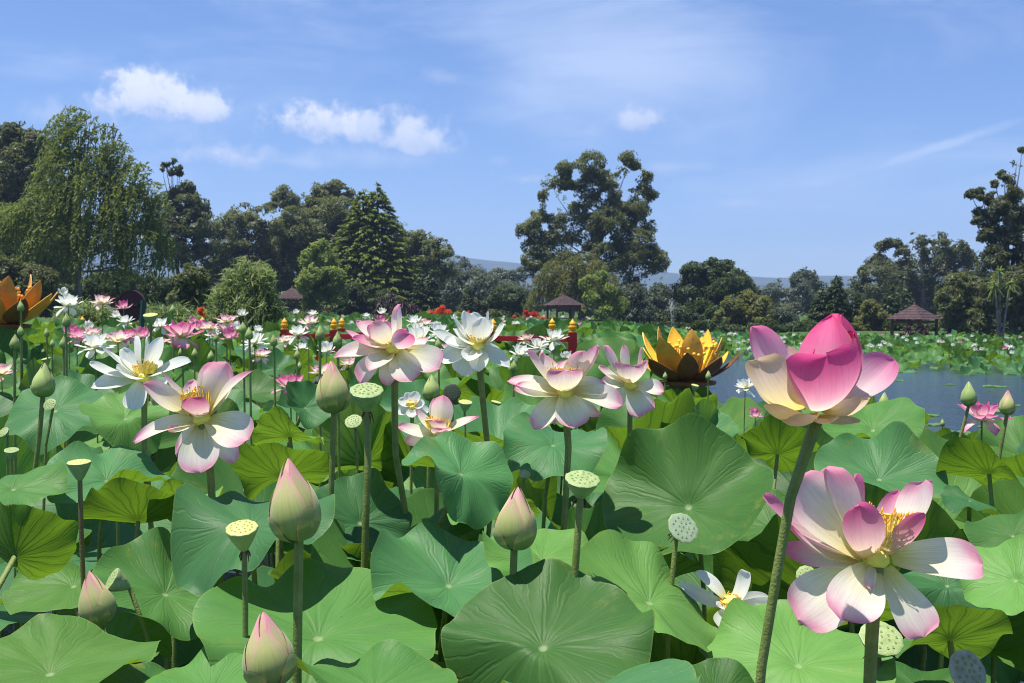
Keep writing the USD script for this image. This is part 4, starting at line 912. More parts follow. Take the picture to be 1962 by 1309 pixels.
hero_flower('pink white lotus just left of the golden sculpture', (1208, 742), 2.72, (1208, 670, .02), [
    (1158, 662, .3, 42, dict(cup=.55)), (1196, 660, .5, 40), (1230, 666, .3, 38, dict(cup=.6, bulge=.14)), (1180, 694, -.4, 44, dict(cup=.5, l=.8)), (1214, 700, -.9, 50, dict(bulge=.17, cup=.6, o=(0, -.4, -1), l=.72, blunt=.36)), (1240, 690, -.1, 44, dict(bulge=.15, o=(.8, -.3, -.4))),
    (1272, 752, -.2, 46, dict(bulge=-.04)), (1226, 800, -.5, 50, dict(bulge=-.03, blunt=.36)), (1150, 736, .1, 42, dict(bulge=-.03)), (1255, 782, .4, 44), (1175, 775, .3, 44), (1148, 700, .5, 40)
], .135, [(1207, 800), (1205, 882)], 9, L_pink, 108, recep=(1206, 706, 26, 20), stam=50)

hero_flower('pale pink lotus half sunk behind a leaf in the middle', (842, 838), 2.62, (848, 770, .02), [
    (849, 757, .2, 52, dict(cup=.6, bulge=.12)), (836, 762, .5, 46), (918, 798, .1, 40, dict(bulge=-.02)), (762, 815, .2, 42), (796, 783, .4, 44), (833, 805, -.7, 42, dict(l=.55, cup=.6)), (848, 822, -.8, 44, dict(l=.45, cup=.5)), (776, 846, .1, 40), (896, 878, -.1, 42, dict(bulge=-.04)), (800, 890, .1, 46, dict(bulge=-.03))
], .130, [(838, 900), (836, 1000)], 9, L_pink, 109, recep=(832, 806, 30, 20), stam=60)

hero_flower('low white lotus with an orange centre beside the thick stalk', (1403, 1166), 2.0, (1392, 1100, -.02), [
    (1334, 1094, .3, 34, dict(b=(1392, 1152), bulge=-.06)), (1436, 1097, -.1, 60, dict(cup=.45, blunt=.38)), (1522, 1180, -.1, 52, dict(bulge=-.03)), (1478, 1150, .3, 56), (1386, 1208, -.6, 54, dict(bulge=-.03, blunt=.34, l=.8)), (1298, 1116, .5, 34), (1470, 1192, -.4, 46), (1374, 1160, -.5, 30, dict(l=.5))
], .125, [(1412, 1215), (1420, 1300)], 11, L_white, 110, recep=(1394, 1147, 30, 18), stam=90)
hero_flower('small white lotus between the tall pink one and the white one', (790, 782), 3.6, (790, 740, -.02), [
    (764, 765, .1, 26), (780, 752, .3, 26), (798, 750, .2, 28), (814, 772, -.1, 26), (760, 790, -.1, 24), (822, 788, .1, 24), (790, 800, -.6, 26), (808, 795, .3, 22)
], .085, [(789, 830), (788, 900)], 6, L_white, 111, recep=(786, 770, 14, 8), stam=30)

# ---------------------------------------------------------------- hero buds and pods
bud('biggest green bud with a pink tip left of centre', (573, 1038), (551, 876), 92, 1.72, [(571, 1150), (569, 1309)], 18, L_bud, 201)
bud('pink tipped green bud cut by the bottom edge', (521, 1316), (504, 1170), 94, 1.55, [(521, 1420)], 18, L_bud, 202, face=.3)
bud('pink streaked green bud just right of the bottom centre', (985, 1054), (993, 931), 78, 1.92, [(983, 1090), (980, 1200)], 14, L_bud, 203, face=-.4)
bud('pink green bud beside the nodding pod at lower left', (194, 1200), (171, 1092), 64, 1.95, [(198, 1250), (201, 1330)], 13, L_bud, 204, face=-.5)
bud('opening pale green and pink bud beside the flat green pod', (640, 792), (634, 690), 62, 2.3, [(638, 860), (634, 940)], 11, L_bud, 205, face=.7)
bud('plain green bud at the left edge of the middle bed', (82, 762), (86, 694), 40, 3.1, [(74, 850), (58, 978)], 9, L_budg, 206)
bud('small green bud in front of the left blue green leaf', (481, 953), (481, 907), 28, 2.9, [(481, 980), (484, 1040)], 6, L_budg, 207)
bud('green bud under the tall pink lotus beside a dark pod', (826, 769), (827, 717), 32, 3.1, [(824, 800), (822, 860)], 7, L_budg, 208)
bud('taller of the two green buds by the water at the right edge', (1856, 779), (1856, 730), 27, 3.6, [(1842, 830), (1830, 885)], 6, L_budg, 209)
bud('pink tinged green bud nearest the right edge beside a pink flower', (1929, 796), (1931, 747), 27, 3.5, [(1914, 880), (1896, 1012)], 7, L_bud, 210)
bud('small green bud standing before the water right of the big pink flower', (1693, 785), (1695, 751), 19, 3.9, [(1688, 820), (1680, 862)], 5, L_budg, 211)
bud('pinkish bud behind the stalk of the left white lotus', (286, 812), (288, 768), 28, 3.2, [(286, 850), (286, 900)], 6, L_bud, 212)

pod('wide flat green seed pod under the tall pink lotus', (702, 747), 63, 2.2, 46, [(706, 830), (698, 1092)], 15, 301, (.05, 1, -.45), withered=True, seeds=22)
pod('pale round seed pod facing the viewer left of the wide flat pod', (677, 807), 33, 2.9, 18, [(683, 840), (684, 885)], 6, 302, (-.1, .75, -.75), withered=False)
pod('grey green seed pod right of the bottom centre bud', (1116, 917), 66, 1.9, 42, [(1112, 980), (1098, 1130)], 15, 303, (.08, 1, -.40), facem=L_podface)
pod('blue green seed pod tilted in front of the upright big leaf', (1309, 1011), 62, 2.0, 28, [(1294, 1050), (1286, 1128)], 11, 304, (.35, .62, -.80), facem=L_podblue, withered=True)
pod('yellow topped seed pod with a withered collar on the left', (463, 1011), 60, 1.8, 50, [(471, 1080), (470, 1240)], 12, 305, (0, 1, -.38), facem=L_podyel, cup=plain('pod_yellow_green', (.30, .36, .12), .5, .3, c2=(.38, .42, .16), scale=45))
pod('small cream topped pod on a brown stalk at the far left', (151, 885), 43, 2.15, 36, [(154, 960), (158, 1080), (163, 1210)], 10, 306, (0, 1, -.14), facem=L_podyel, stalk=L_stemb, withered=False)
pod('speckled green seed pod below the widest open lotus', (1689, 1222), 80, 1.72, 46, [(1690, 1290), (1690, 1340)], 20, 307, (0, .85, -.62), facem=L_podface, stalk=L_stemb)
pod('grey dried seed pod with big holes in the bottom right corner', (1855, 1286), 78, 1.6, 34, [(1850, 1330), (1845, 1400)], 14, 308, (.25, .45, -.85), cup=L_dry, facem=L_dry, withered=False, dry=True, seeds=18)
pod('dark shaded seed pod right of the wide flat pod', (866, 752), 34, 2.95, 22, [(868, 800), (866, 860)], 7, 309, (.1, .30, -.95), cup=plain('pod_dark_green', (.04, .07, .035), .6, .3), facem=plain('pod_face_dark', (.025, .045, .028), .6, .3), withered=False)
pod('round pale seed pod facing the viewer beside the plain left bud', (95, 775), 25, 3.0, 12, [(91, 810), (88, 850)], 6, 310, (-.15, .5, -.85), withered=False)
pod('nodding green seed pod bent over on a curved stalk at lower left', (213, 1110), 46, 1.98, 38, [(262, 1158), (280, 1210), (290, 1275)], 10, 311, (-.72, .50, -.42), facem=L_podface, withered=False)
pod('small green pod low behind the bottom centre bud', (1005, 908), 22, 2.7, 14, [(1002, 930), (1000, 960)], 5, 312, (.1, .8, -.6), withered=False)
pod('half hidden green pod left of the widest open lotus', (1545, 1102), 38, 1.9, 24, [(1535, 1160), (1530, 1220)], 10, 313, (-.2, .55, -.8), withered=False)
pod('small pale pod lying at the left edge below the plain bud', (6, 828), 22, 3.0, 12, [(10, 860), (14, 900)], 5, 314, (-.3, .6, -.7), withered=False)
pod('small shrivelled green pod near the left edge', (22, 862), 26, 2.8, 20, [(24, 895), (25, 930)], 5, 315, (.1, 1, -.3), withered=False)
# ---------------------------------------------------------------- golden flower sculptures
L_gilt = plain('gold_painted_metal', (.80, .47, .028), .42, .5, c2=(.86, .55, .045), scale=9, bump=.25, bscale=30)
L_giltd = plain('gold_painted_metal_brown', (.52, .25, .020), .45, .5, c2=(.64, .34, .026), scale=9, bump=.25, bscale=30)
L_rust = plain('brown_metal_petal', (.11, .045, .012), .55, .3, c2=(.20, .085, .02), scale=7, bump=.4, bscale=24)


def metal_petal(B, T, w, inner, bulge, thick=.008):
    (v, f), _ = petal(B, T, w, inner, bulge, .30, 14, 7, .06, None, .85, .35)
    m = trimesh.Trimesh(v, f, process=False); n = m.vertex_normals; k = len(v)
    nu, nv = 14, 7; rim = np.concatenate([np.arange(nv - 1, -1, -1), np.arange(nv, nu * nv, nv), np.arange((nu - 1) * nv + 1, nu * nv), np.arange((nu - 1) * nv - 1, nv - 1, -nv)])
    r2 = np.roll(rim, -1); side = np.vstack([np.stack([rim, r2, r2 + k], 1), np.stack([rim, r2 + k, rim + k], 1)])
    return np.vstack([v, v - n * thick]), np.vstack([f, f[:, ::-1] + k, side])


def gold_flower(label, px, py, d, petals, water_px, looks, L0):
    C = at(px, py, d); O = np.array([C[0], C[1], 0.0]); t = thing('flower_sculpture', O, label, 'sculpture')
    for (tx, ty, dd, w, outer, lk) in petals:
        T = at(tx, ty, d + dd); o = np.array(outer, float); B = C + unit(np.array([T[0] - C[0], T[1] - C[1], 0])) * .10 * L0
        m = metal_petal(B, T, w / F * d, -(RIGHT * o[0] + UP * o[1] + FWD * o[2]), .10)
        pp = part(t, 'petal', m, looks[lk], smooth=35, origin=O)
        # raised mid-rib and side veins on the outside
        s = np.linspace(.12, .9, 6); e = T - B
        part(pp, 'rib', tube([B + e * q + (RIGHT * o[0] + UP * o[1] + FWD * o[2]) / np.linalg.norm(o) * np.linalg.norm(e) * (.105 * 4 * q * (1 - q) * (1 - .25 * q)) for q in s], np.linspace(.010, .004, 6) * L0, 5), looks[lk], smooth=True, origin=O)
    v, f = lathe([(.05, -.02), (.13, .03), (.16, .10), (.15, .17), (.09, .20), (.001, .21)], 20); part(t, 'seed_head', (v * L0 + C, f), looks[0], smooth=40, origin=O)
    rng = np.random.default_rng(int(px)); ms = []
    for _ in range(60):
        q = rng.uniform(0, 6.28); b = C + np.array([math.cos(q) * .14, math.sin(q) * .14, .06]) * L0; e = b + np.array([math.cos(q) * .12, math.sin(q) * .12, .26 * rng.uniform(.7, 1.2)]) * L0
        ms += [tube([b, (b + e) / 2, e], .005 * L0, 4)]; bl = trimesh.creation.icosphere(1, .016 * L0); ms.append((bl.vertices + e, bl.faces))
    part(t, 'stamens', join(*ms), looks[0], origin=O, kind='stuff')
    part(t, 'collar', (lambda m: (m[0] * L0 + C, m[1]))(lathe([(.04, -.10), (.10, -.06), (.26, -.03), (.27, .0), (.10, .02)], 20)), looks[2], smooth=40, origin=O)
    part(t, 'pole', tube([C - [0, 0, .02], [C[0], C[1], -.4]], .035, 10), looks[1], smooth=True, origin=O)


GOLD = [L_gilt, L_giltd, L_rust]
gold_flower('golden yellow metal lotus sculpture at the edge of the pond', 1318, 730, 9.5, [
    (1229, 640, .30, 34, (-.8, -.3, .5), 0), (1288, 630, .50, 40, (-.3, -.2, 1), 0), (1289, 629, .42, 44, (0, -.2, 1), 0), (1259, 629, .20, 30, (-.8, -.3, .6), 1), (1345, 648, .5, 44, (.3, -.3, 1), 0), (1358, 634, .35, 36, (.6, -.3, .6), 0),
    (1263, 648, -.30, 46, (-.3, -.3, -1), 1), (1326, 632, -.22, 48, (.05, -.3, -1), 1), (1386, 648, -.05, 36, (.8, -.5, -.4), 1), (1230, 668, .05, 36, (-.9, -.6, .1), 0),
    (1317, 678, -.45, 42, (0, -.7, -1), 2), (1243, 690, -.32, 44, (-.5, -.8, -.7), 2), (1383, 686, -.34, 46, (.5, -.8, -.7), 2), (1396, 676, .12, 34, (.7, -.8, .1), 0), (1421, 677, .05, 26, (.6, -1, .1), 2), (1225, 690, .3, 34, (-.7, -.8, .4), 1)], 0, GOLD, 1.0)
GOLD2 = [plain('orange_painted_metal', (.66, .27, .02), .45, .5, c2=(.74, .36, .04), scale=7, bump=.3, bscale=26), plain('orange_brown_metal', (.46, .17, .015), .5, .4, c2=(.58, .25, .03), scale=7, bump=.3, bscale=26), L_rust]
gold_flower('orange brown metal lotus sculpture cut by the left edge', 5, 622, 10.5, [
    (16, 530, -.30, 46, (.1, -.3, -1), 1), (-32, 540, .1, 46, (-.5, -.3, .4), 0), (62, 528, .30, 30, (.7, -.4, .5), 0), (79, 540, -.10, 40, (.8, -.4, -.4), 1), (100, 566, -.20, 30, (.6, -.9, -.4), 0), (112, 562, .2, 24, (.6, -1, .2), 0), (-10, 560, -.42, 44, (-.2, -.5, -1), 1), (-60, 570, -.1, 44, (-.8, -.6, -.2), 1), (0, 540, .45, 44, (0, -.3, 1), 0), (48, 575, -.40, 40, (.5, -.8, -.8), 2)], 0, GOLD2, 1.05)

# ---------------------------------------------------------------- lotus leaves
def leaf_mesh(R, rng, nr=22, nt=84, cup=.16, wave=.10, fold=0.0, fold_az=0.0, edge=.03, lobes=3, sag=.05, flop=0.0, flop_az=0.0):
    """round leaf with a wavy rim, in its own frame: z is the upper side"""
    r = np.concatenate([[0.001], np.linspace(.045, .9, nr - 5), [.94, .97, .99, 1.0]]); nr = len(r)
    th = np.arange(nt) * 2 * np.pi / nt; p = rng.uniform(0, 6.28, 8); a = rng.uniform(.6, 1.2, 6)
    out = 1 + .035 * np.sin(2 * th + p[0]) + .022 * np.sin(5 * th + p[1]) + .012 * np.sin(11 * th + p[2])
    rr2, tt = np.meshgrid(r, th, indexing='ij'); rad = rr2 * out[None] ** 1.0
    wv = a[0] * .6 * np.sin(2 * tt + p[3]) + a[1] * .7 * np.sin(lobes * tt + p[4]) + a[2] * .38 * np.sin((lobes + 2) * tt + p[5]) + .16 * np.sin(9 * tt + p[6])
    zz = cup * rr2 ** 1.7 + wave * rr2 ** 2.2 * wv + edge * rr2 ** 9 * np.sin(7 * tt + p[7] + 1.2 * np.sin(3 * tt)) - sag * np.exp(-(rr2 / .13) ** 2)
    zz += wave * .28 * rr2 ** 4 * np.sin(6 * tt + p[1] + 1.5 * np.sin(2 * tt + p[2])) + .0012 * rr2 ** .5 * np.cos(21 * tt) * np.clip(rr2 * 3, 0, 1) * (1 - rr2 * .4)
    q_ = np.stack([np.cos(tt) * 2.6, np.sin(tt) * 2.6, rr2 * .8 + float(p[0]) * 7], -1)
    zz += .15 * (meshkit.fbm(q_, 3, int(p[1] * 100)) - .5) * rr2 ** .9
    x, y = rad * np.cos(tt), rad * np.sin(tt)
    if flop:
        sd = x * math.cos(flop_az) + y * math.sin(flop_az) + .25 * wave * 4 * np.sin(2 * tt + p[4]) * rr2; kq = np.clip(sd - .12, 0, 1)
        zz = zz - flop * kq ** 1.5 * 1.25; x = x - math.cos(flop_az) * .30 * abs(flop) * kq; y = y - math.sin(flop_az) * .30 * abs(flop) * kq
    if fold:
        c, s = math.cos(fold_az), math.sin(fold_az); q = -x * s + y * c; k = np.sqrt(q * q + .02) - .14
        zz += fold * k * 1.0; sh = 1 - .10 * abs(fold) * np.abs(q); x, y = x * sh, y * sh
    uv = np.stack([.5 + .5 * rr2 * np.cos(tt), .5 + .5 * rr2 * np.sin(tt)], -1).reshape(-1, 2)
    return np.stack([x, y, zz], -1).reshape(-1, 3) * R, tri(grid_faces(nr, nt, True))[:, ::-1], uv


RECT = []                                                             # what stands clear of other leaves: (x0, y0, x1, y1, depth)


def hero_leaf(label, cx, cy, rw, ratio, d, roll=0.0, under=False, look=1, seed=0, cup=.16, wave=.10, fold=0, fold_az=0.0, lobes=3, spin=0.0, edge=.05, stalk=True, group=None, flop=None):
    rng = np.random.default_rng(1000 + seed)
    fl0 = rng.choice([0, .35, .6, -.3, .45]); flop = fl0 if flop is None else flop
    C = at(cx, cy, d); R = rw / F * d
    phi = math.asin(min(ratio, .98)); toc = unit(CAM - C); upi = unit(UP - toc * (UP @ toc)); ri = np.cross(upi, toc)
    n = math.cos(phi) * upi + (-1 if under else 1) * math.sin(phi) * toc
    a = math.radians(roll); n = n * 1.0; nu_ = unit(n + ri * math.tan(a)); Rm = frame(nu_)
    v, f, uv = leaf_mesh(R, rng, cup=cup, wave=wave * 1.6, fold=fold, fold_az=fold_az, lobes=lobes, edge=edge, flop=flop, flop_az=rng.uniform(-2.6, -.5) if rng.random() < .6 else rng.uniform(0, 6.28))
    c, s = math.cos(spin), math.sin(spin); v = np.stack([v[:, 0] * c - v[:, 1] * s, v[:, 0] * s + v[:, 1] * c, v[:, 2]], 1) @ Rm.T + C
    O = np.array([C[0], C[1], 0.0]); t = thing('lotus_leaf', O, label, 'leaf', group)
    # triangles face up
    part(t, 'blade', (v, f), LEAFS[look], smooth=True, uv=uv, origin=O)
    b = C - nu_ * .02 * R; p = [C - nu_ * (.055 * R), C - nu_ * .22 - np.array([0, 0, .05]), np.array([C[0] - nu_[0] * .3, C[1] - nu_[1] * .3 + .02, C[2] * .5]), np.array([C[0] - nu_[0] * .35, C[1] - nu_[1] * .35, -.4])]
    part(t, 'stalk', tube(spline(p, 16), np.linspace(.0055, .008, 16), 8), L_stem, smooth=True, origin=O)
    RECT.append((cx - rw * .75, cy - rw * ratio * .7, cx + rw * .75, cy + rw * ratio * .7, d, 'leaf'))
    return t


B_, G_, Y_, D_ = 0, 1, 2, 3
hero_leaf('large leaf in front at the bottom centre with the bud shadow on it', 1040, 1235, 218, .62, 1.74, -4, look=G_, seed=1, cup=.06, wave=.14, lobes=2, flop=.8)
hero_leaf('wide leaf with shaded back half left of the bottom centre bud', 860, 1118, 150, .62, 2.05, 6, look=B_, seed=2, cup=.2, wave=.13)
hero_leaf('huge flat green leaf behind the pink tipped bottom bud', 610, 1215, 238, .50, 1.86, 3, look=G_, seed=3, cup=.10, wave=.07)
hero_leaf('leaf cut by the bottom edge below the biggest bud', 715, 1320, 160, .42, 1.62, 2, look=G_, seed=4, cup=.1, wave=.10)
hero_leaf('wavy leaf cut by the bottom edge right of the centre', 1150, 1330, 195, .45, 1.50, -3, look=B_, seed=5, cup=.1, wave=.11)
hero_leaf('yellow patched leaf in the bottom left corner', 95, 1285, 195, .46, 1.70, -4, look=Y_, seed=6, cup=.1, wave=.10, flop=.1)
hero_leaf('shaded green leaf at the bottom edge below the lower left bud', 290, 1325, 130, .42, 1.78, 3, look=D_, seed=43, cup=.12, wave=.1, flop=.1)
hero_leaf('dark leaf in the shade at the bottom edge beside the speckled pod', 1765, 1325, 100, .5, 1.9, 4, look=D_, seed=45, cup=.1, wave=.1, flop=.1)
hero_leaf('green leaf low between the bottom left corner and the nodding pod', 215, 1235, 110, .45, 2.0, -3, look=G_, seed=44, cup=.12, wave=.1, flop=.2)
hero_leaf('broad blue green leaf behind the nodding pod', 318, 1135, 135, .62, 2.12, 16, look=G_, seed=7, cup=.14, wave=.10)
hero_leaf('bright light green leaf behind the lower left bud', 140, 1120, 118, .50, 2.18, -8, look=Y_, seed=8, cup=.12, wave=.08)
hero_leaf('upright folded leaf showing its veined back at the left edge', 30, 1065, 96, .80, 1.95, 20, True, G_, 9, cup=.35, wave=.10, fold=.4)
hero_leaf('blue green leaf behind the cream topped pod on the left', 205, 918, 112, .50, 2.60, 6, look=B_, seed=10, cup=.08, wave=.10)
hero_leaf('blue green leaf with a drooping edge behind the yellow topped pod', 480, 1005, 156, .40, 2.05, -4, look=B_, seed=11, cup=.05, wave=.13)
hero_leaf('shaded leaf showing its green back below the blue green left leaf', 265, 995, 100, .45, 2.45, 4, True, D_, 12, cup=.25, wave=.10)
hero_leaf('blue green leaf facing the viewer with a pale centre left of the long stalk', 690, 1000, 100, .82, 2.36, 14, look=B_, seed=13, cup=.16, wave=.10)
hero_leaf('wavy blue green leaf in front of the half sunk pink lotus', 885, 905, 112, .42, 2.22, 22, look=B_, seed=14, cup=.12, wave=.16, lobes=2)
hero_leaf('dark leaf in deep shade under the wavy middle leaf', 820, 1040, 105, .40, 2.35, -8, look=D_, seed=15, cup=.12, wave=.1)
hero_leaf('big upright leaf facing the viewer behind the tilted blue green pod', 1318, 968, 165, .84, 2.34, -10, look=G_, seed=16, cup=.24, wave=.12, flop=-.25)
hero_leaf('light green leaf right of the bottom centre bud stretching right', 1245, 1150, 160, .50, 1.92, 10, look=Y_, seed=17, cup=.10, wave=.15, lobes=2)
hero_leaf('light green wavy leaf behind the bottom centre bud', 1040, 1070, 120, .45, 2.10, 4, look=Y_, seed=18, cup=.10, wave=.14)
hero_leaf('smooth blue green leaf below the middle pink white lotus', 1060, 850, 104, .42, 2.85, 8, look=B_, seed=19, cup=.05, wave=.12)
hero_leaf('light green leaf at the bottom right below the low white lotus', 1530, 1270, 180, .55, 1.80, 2, look=Y_, seed=20, cup=.08, wave=.08)
hero_leaf('very dark shaded leaf at the bottom edge left of the thick stalk', 1375, 1345, 110, .6, 1.52, 6, look=D_, seed=21, cup=.1, wave=.1)
hero_leaf('leaf turned up showing its back under the widest open lotus', 1820, 1225, 110, .48, 1.82, -6, True, G_, 22, cup=.2, wave=.12)
hero_leaf('bright ridged leaf at the right edge beside the widest lotus', 1945, 1110, 100, .75, 1.95, -18, look=Y_, seed=23, cup=.15, wave=.09)
hero_leaf('blue green leaf behind the lower petals of the widest lotus', 1815, 1120, 95, .6, 2.25, 4, look=B_, seed=24, cup=.1, wave=.1)
hero_leaf('blue green leaf above the widest open lotus', 1685, 915, 118, .52, 2.70, 6, look=B_, seed=25, cup=.1, wave=.1)
hero_leaf('large leaf just under the biggest pink flower on its right', 1672, 822, 95, .60, 3.2, -4, look=G_, seed=26, cup=.14, wave=.11)
hero_leaf('turned up leaf left of the thick stalk below the pink flower', 1490, 868, 78, .42, 2.9, 6, True, G_, 27, cup=.22, wave=.13)
hero_leaf('turned up leaf with dark veins near the right edge', 1895, 905, 92, .42, 2.65, -4, True, G_, 28, cup=.22, wave=.12)
hero_leaf('small pale blue green leaf at right above the widest lotus', 1858, 958, 52, .42, 2.45, 2, look=B_, seed=29, cup=.05, wave=.1)
hero_leaf('sunlit ridged leaf low at the right edge', 1940, 1025, 80, .6, 2.25, -10, look=G_, seed=30, cup=.1, wave=.12)
hero_leaf('big blue green leaf behind the plain left bud', 105, 785, 98, .52, 3.35, -4, look=B_, seed=31, cup=.06, wave=.09)
hero_leaf('yellow green leaf between the two left flowers', 240, 800, 85, .50, 3.05, 6, look=Y_, seed=32, cup=.1, wave=.12)
hero_leaf('bright green turned up leaf right of the left pink lotus', 555, 835, 72, .50, 2.9, -6, True, Y_, 33, cup=.25, wave=.14)
hero_leaf('deep green upright leaf behind the opening bud', 585, 780, 55, .75, 3.2, 18, look=B_, seed=34, cup=.3, wave=.1)
hero_leaf('wide turned up leaf behind the biggest green bud', 540, 912, 96, .42, 2.55, 3, True, G_, 35, cup=.22, wave=.15)
hero_leaf('flat green leaf at the left edge above the folded leaf', 25, 935, 95, .45, 2.4, -4, look=G_, seed=36, cup=.1, wave=.12)
hero_leaf('olive turned up leaf behind the left pink lotus stalk', 345, 958, 84, .38, 2.5, 4, True, Y_, 37, cup=.2, wave=.14)
hero_leaf('leaf with glowing back right of the long stalk', 940, 985, 90, .40, 2.4, 6, True, G_, 38, cup=.22, wave=.12)
hero_leaf('leaf edge cut by the bottom edge at the left of the green bud', 400, 1330, 130, .45, 1.65, 2, look=G_, seed=39, cup=.1, wave=.1)
hero_leaf('tall folded leaf standing up left of the biggest pink flower', 1352, 828, 50, .8, 3.1, 26, look=B_, seed=40, cup=.3, wave=.08, fold=.8, fold_az=1.4)
hero_leaf('green leaf tucked under the low white lotus', 1440, 1245, 100, .5, 2.02, 0, look=G_, seed=41, cup=.1, wave=.1)
hero_leaf('sunlit leaf behind the half hidden pod and the thick stalk', 1480, 1010, 90, .55, 2.5, -6, look=G_, seed=42, cup=.15, wave=.12)

# ---------------------------------------------------------------- ready-made kinds, copied across the bed
def flower_parts(t, rng, look, rings, L, nu=9, nv=7, recep=True, O=np.zeros(3), one=False):
    Cc = np.array([0, 0, 0.0]); A = np.array([0, 0, 1.0]); ms, uvs = [], []
    for (cnt, el, l, w, bulge, cup, off) in rings:
        for k in range(cnt):
            q = 2 * np.pi * (k + off) / cnt + rng.normal() * .16; e_ = math.radians(el + rng.normal() * 9); l_ = L * l * rng.uniform(.9, 1.08)
            dv = np.array([math.cos(q), math.sin(q), 0]); T = dv * math.cos(e_) * l_ + A * math.sin(e_) * l_; B = dv * .009 * L / .12
            m, uv = petal(B, T, w * L * rng.uniform(.9, 1.1), A * L * .9 - (B + T) / 2, bulge, cup, nu, nv, 0, rng, .45)
            if one: ms.append(m); uvs.append(uv)
            else: part(t, 'petal', m, look, smooth=True, uv=uv)
    if one: return join(*ms), np.vstack(uvs)
    if recep:
        part(t, 'receptacle', receptacle(A * L * .08, A, L * .15, L * .2), L_recep, smooth=40)
        a_, b_ = stamens(A * .06 * L, A, L * .12, .01, 36, rng, L * .32); part(t, 'stamens', a_, L_stam, kind='stuff')


OPEN = [(5, 68, .72, .40, .16, .6, .2), (6, 44, .95, .46, .10, .5, .0), (6, 16, 1.0, .46, .02, .4, .5), (4, -28, .92, .44, -.06, .35, .3)]
CUPF = [(4, 80, .85, .50, .2, .75, .1), (5, 64, .95, .52, .18, .7, .5), (4, 40, .95, .46, .14, .55, .0), (3, 8, .8, .42, .05, .5, .4)]
STAR = [(5, 74, .72, .40, .16, .6, .2), (6, 48, .96, .43, .09, .5, .0), (7, 18, 1.0, .40, .03, .4, .5), (4, -24, .9, .40, -.06, .35, .3)]
SHUT = [(4, 84, .95, .52, .2, .85, .1), (4, 74, 1.0, .52, .2, .75, .5), (3, 42, .8, .42, .14, .6, .0)]
PROTO = {}


def flower_proto(kind, look, rings, seed):
    PROTO[kind] = (look, rings, seed, None)


for i in range(2):
    flower_proto('pink%d' % i, L_pink, OPEN, 500 + i); flower_proto('white%d' % i, L_white, STAR, 510 + i); flower_proto('rose%d' % i, L_rose, OPEN if i else CUPF, 520 + i)
flower_proto('cup_white', L_white, CUPF, 530); flower_proto('cup_rose', L_rose, CUPF, 531); flower_proto('shut_white', L_white, SHUT, 532)
BUILT = {}


def put_flower(kind, px, py, wpx, label, group=None, rz=None, tilt=None, size=.23, rng=np.random.default_rng(9)):
    look, rings, seed, _ = PROTO[kind]; wpx = wpx * 1.28; d = F * size / wpx; C = at(px, py, d)
    rz = rng.uniform(0, 6.28) if rz is None else rz
    if kind not in BUILT:
        t = thing('lotus_flower', None, label, 'flower', group, mat4(C, rz, 1.0)); r2 = np.random.default_rng(seed)
        flower_parts(t, r2, look, rings, .122); part(t, 'stalk', tube(spline([[0, 0, -.002], [.01, 0, -.4], [.03, .02, -2.7]], 10), np.linspace(.0045, .006, 10), 6), L_stem, smooth=True)
        BUILT[kind] = t
        t.GetPrim().GetAttribute('xformOp:transform').Set(Gf.Matrix4d(*mat4(C, rz, size / .23).T.ravel().tolist()))
    else:
        copy_of(BUILT[kind], 'lotus_flower', mat4(C, rz, size / .23), label, group, 'flower')
    RECT.append((px - wpx * .42, py - wpx * .38, px + wpx * .42, py + wpx * .3, d, 'flower'))


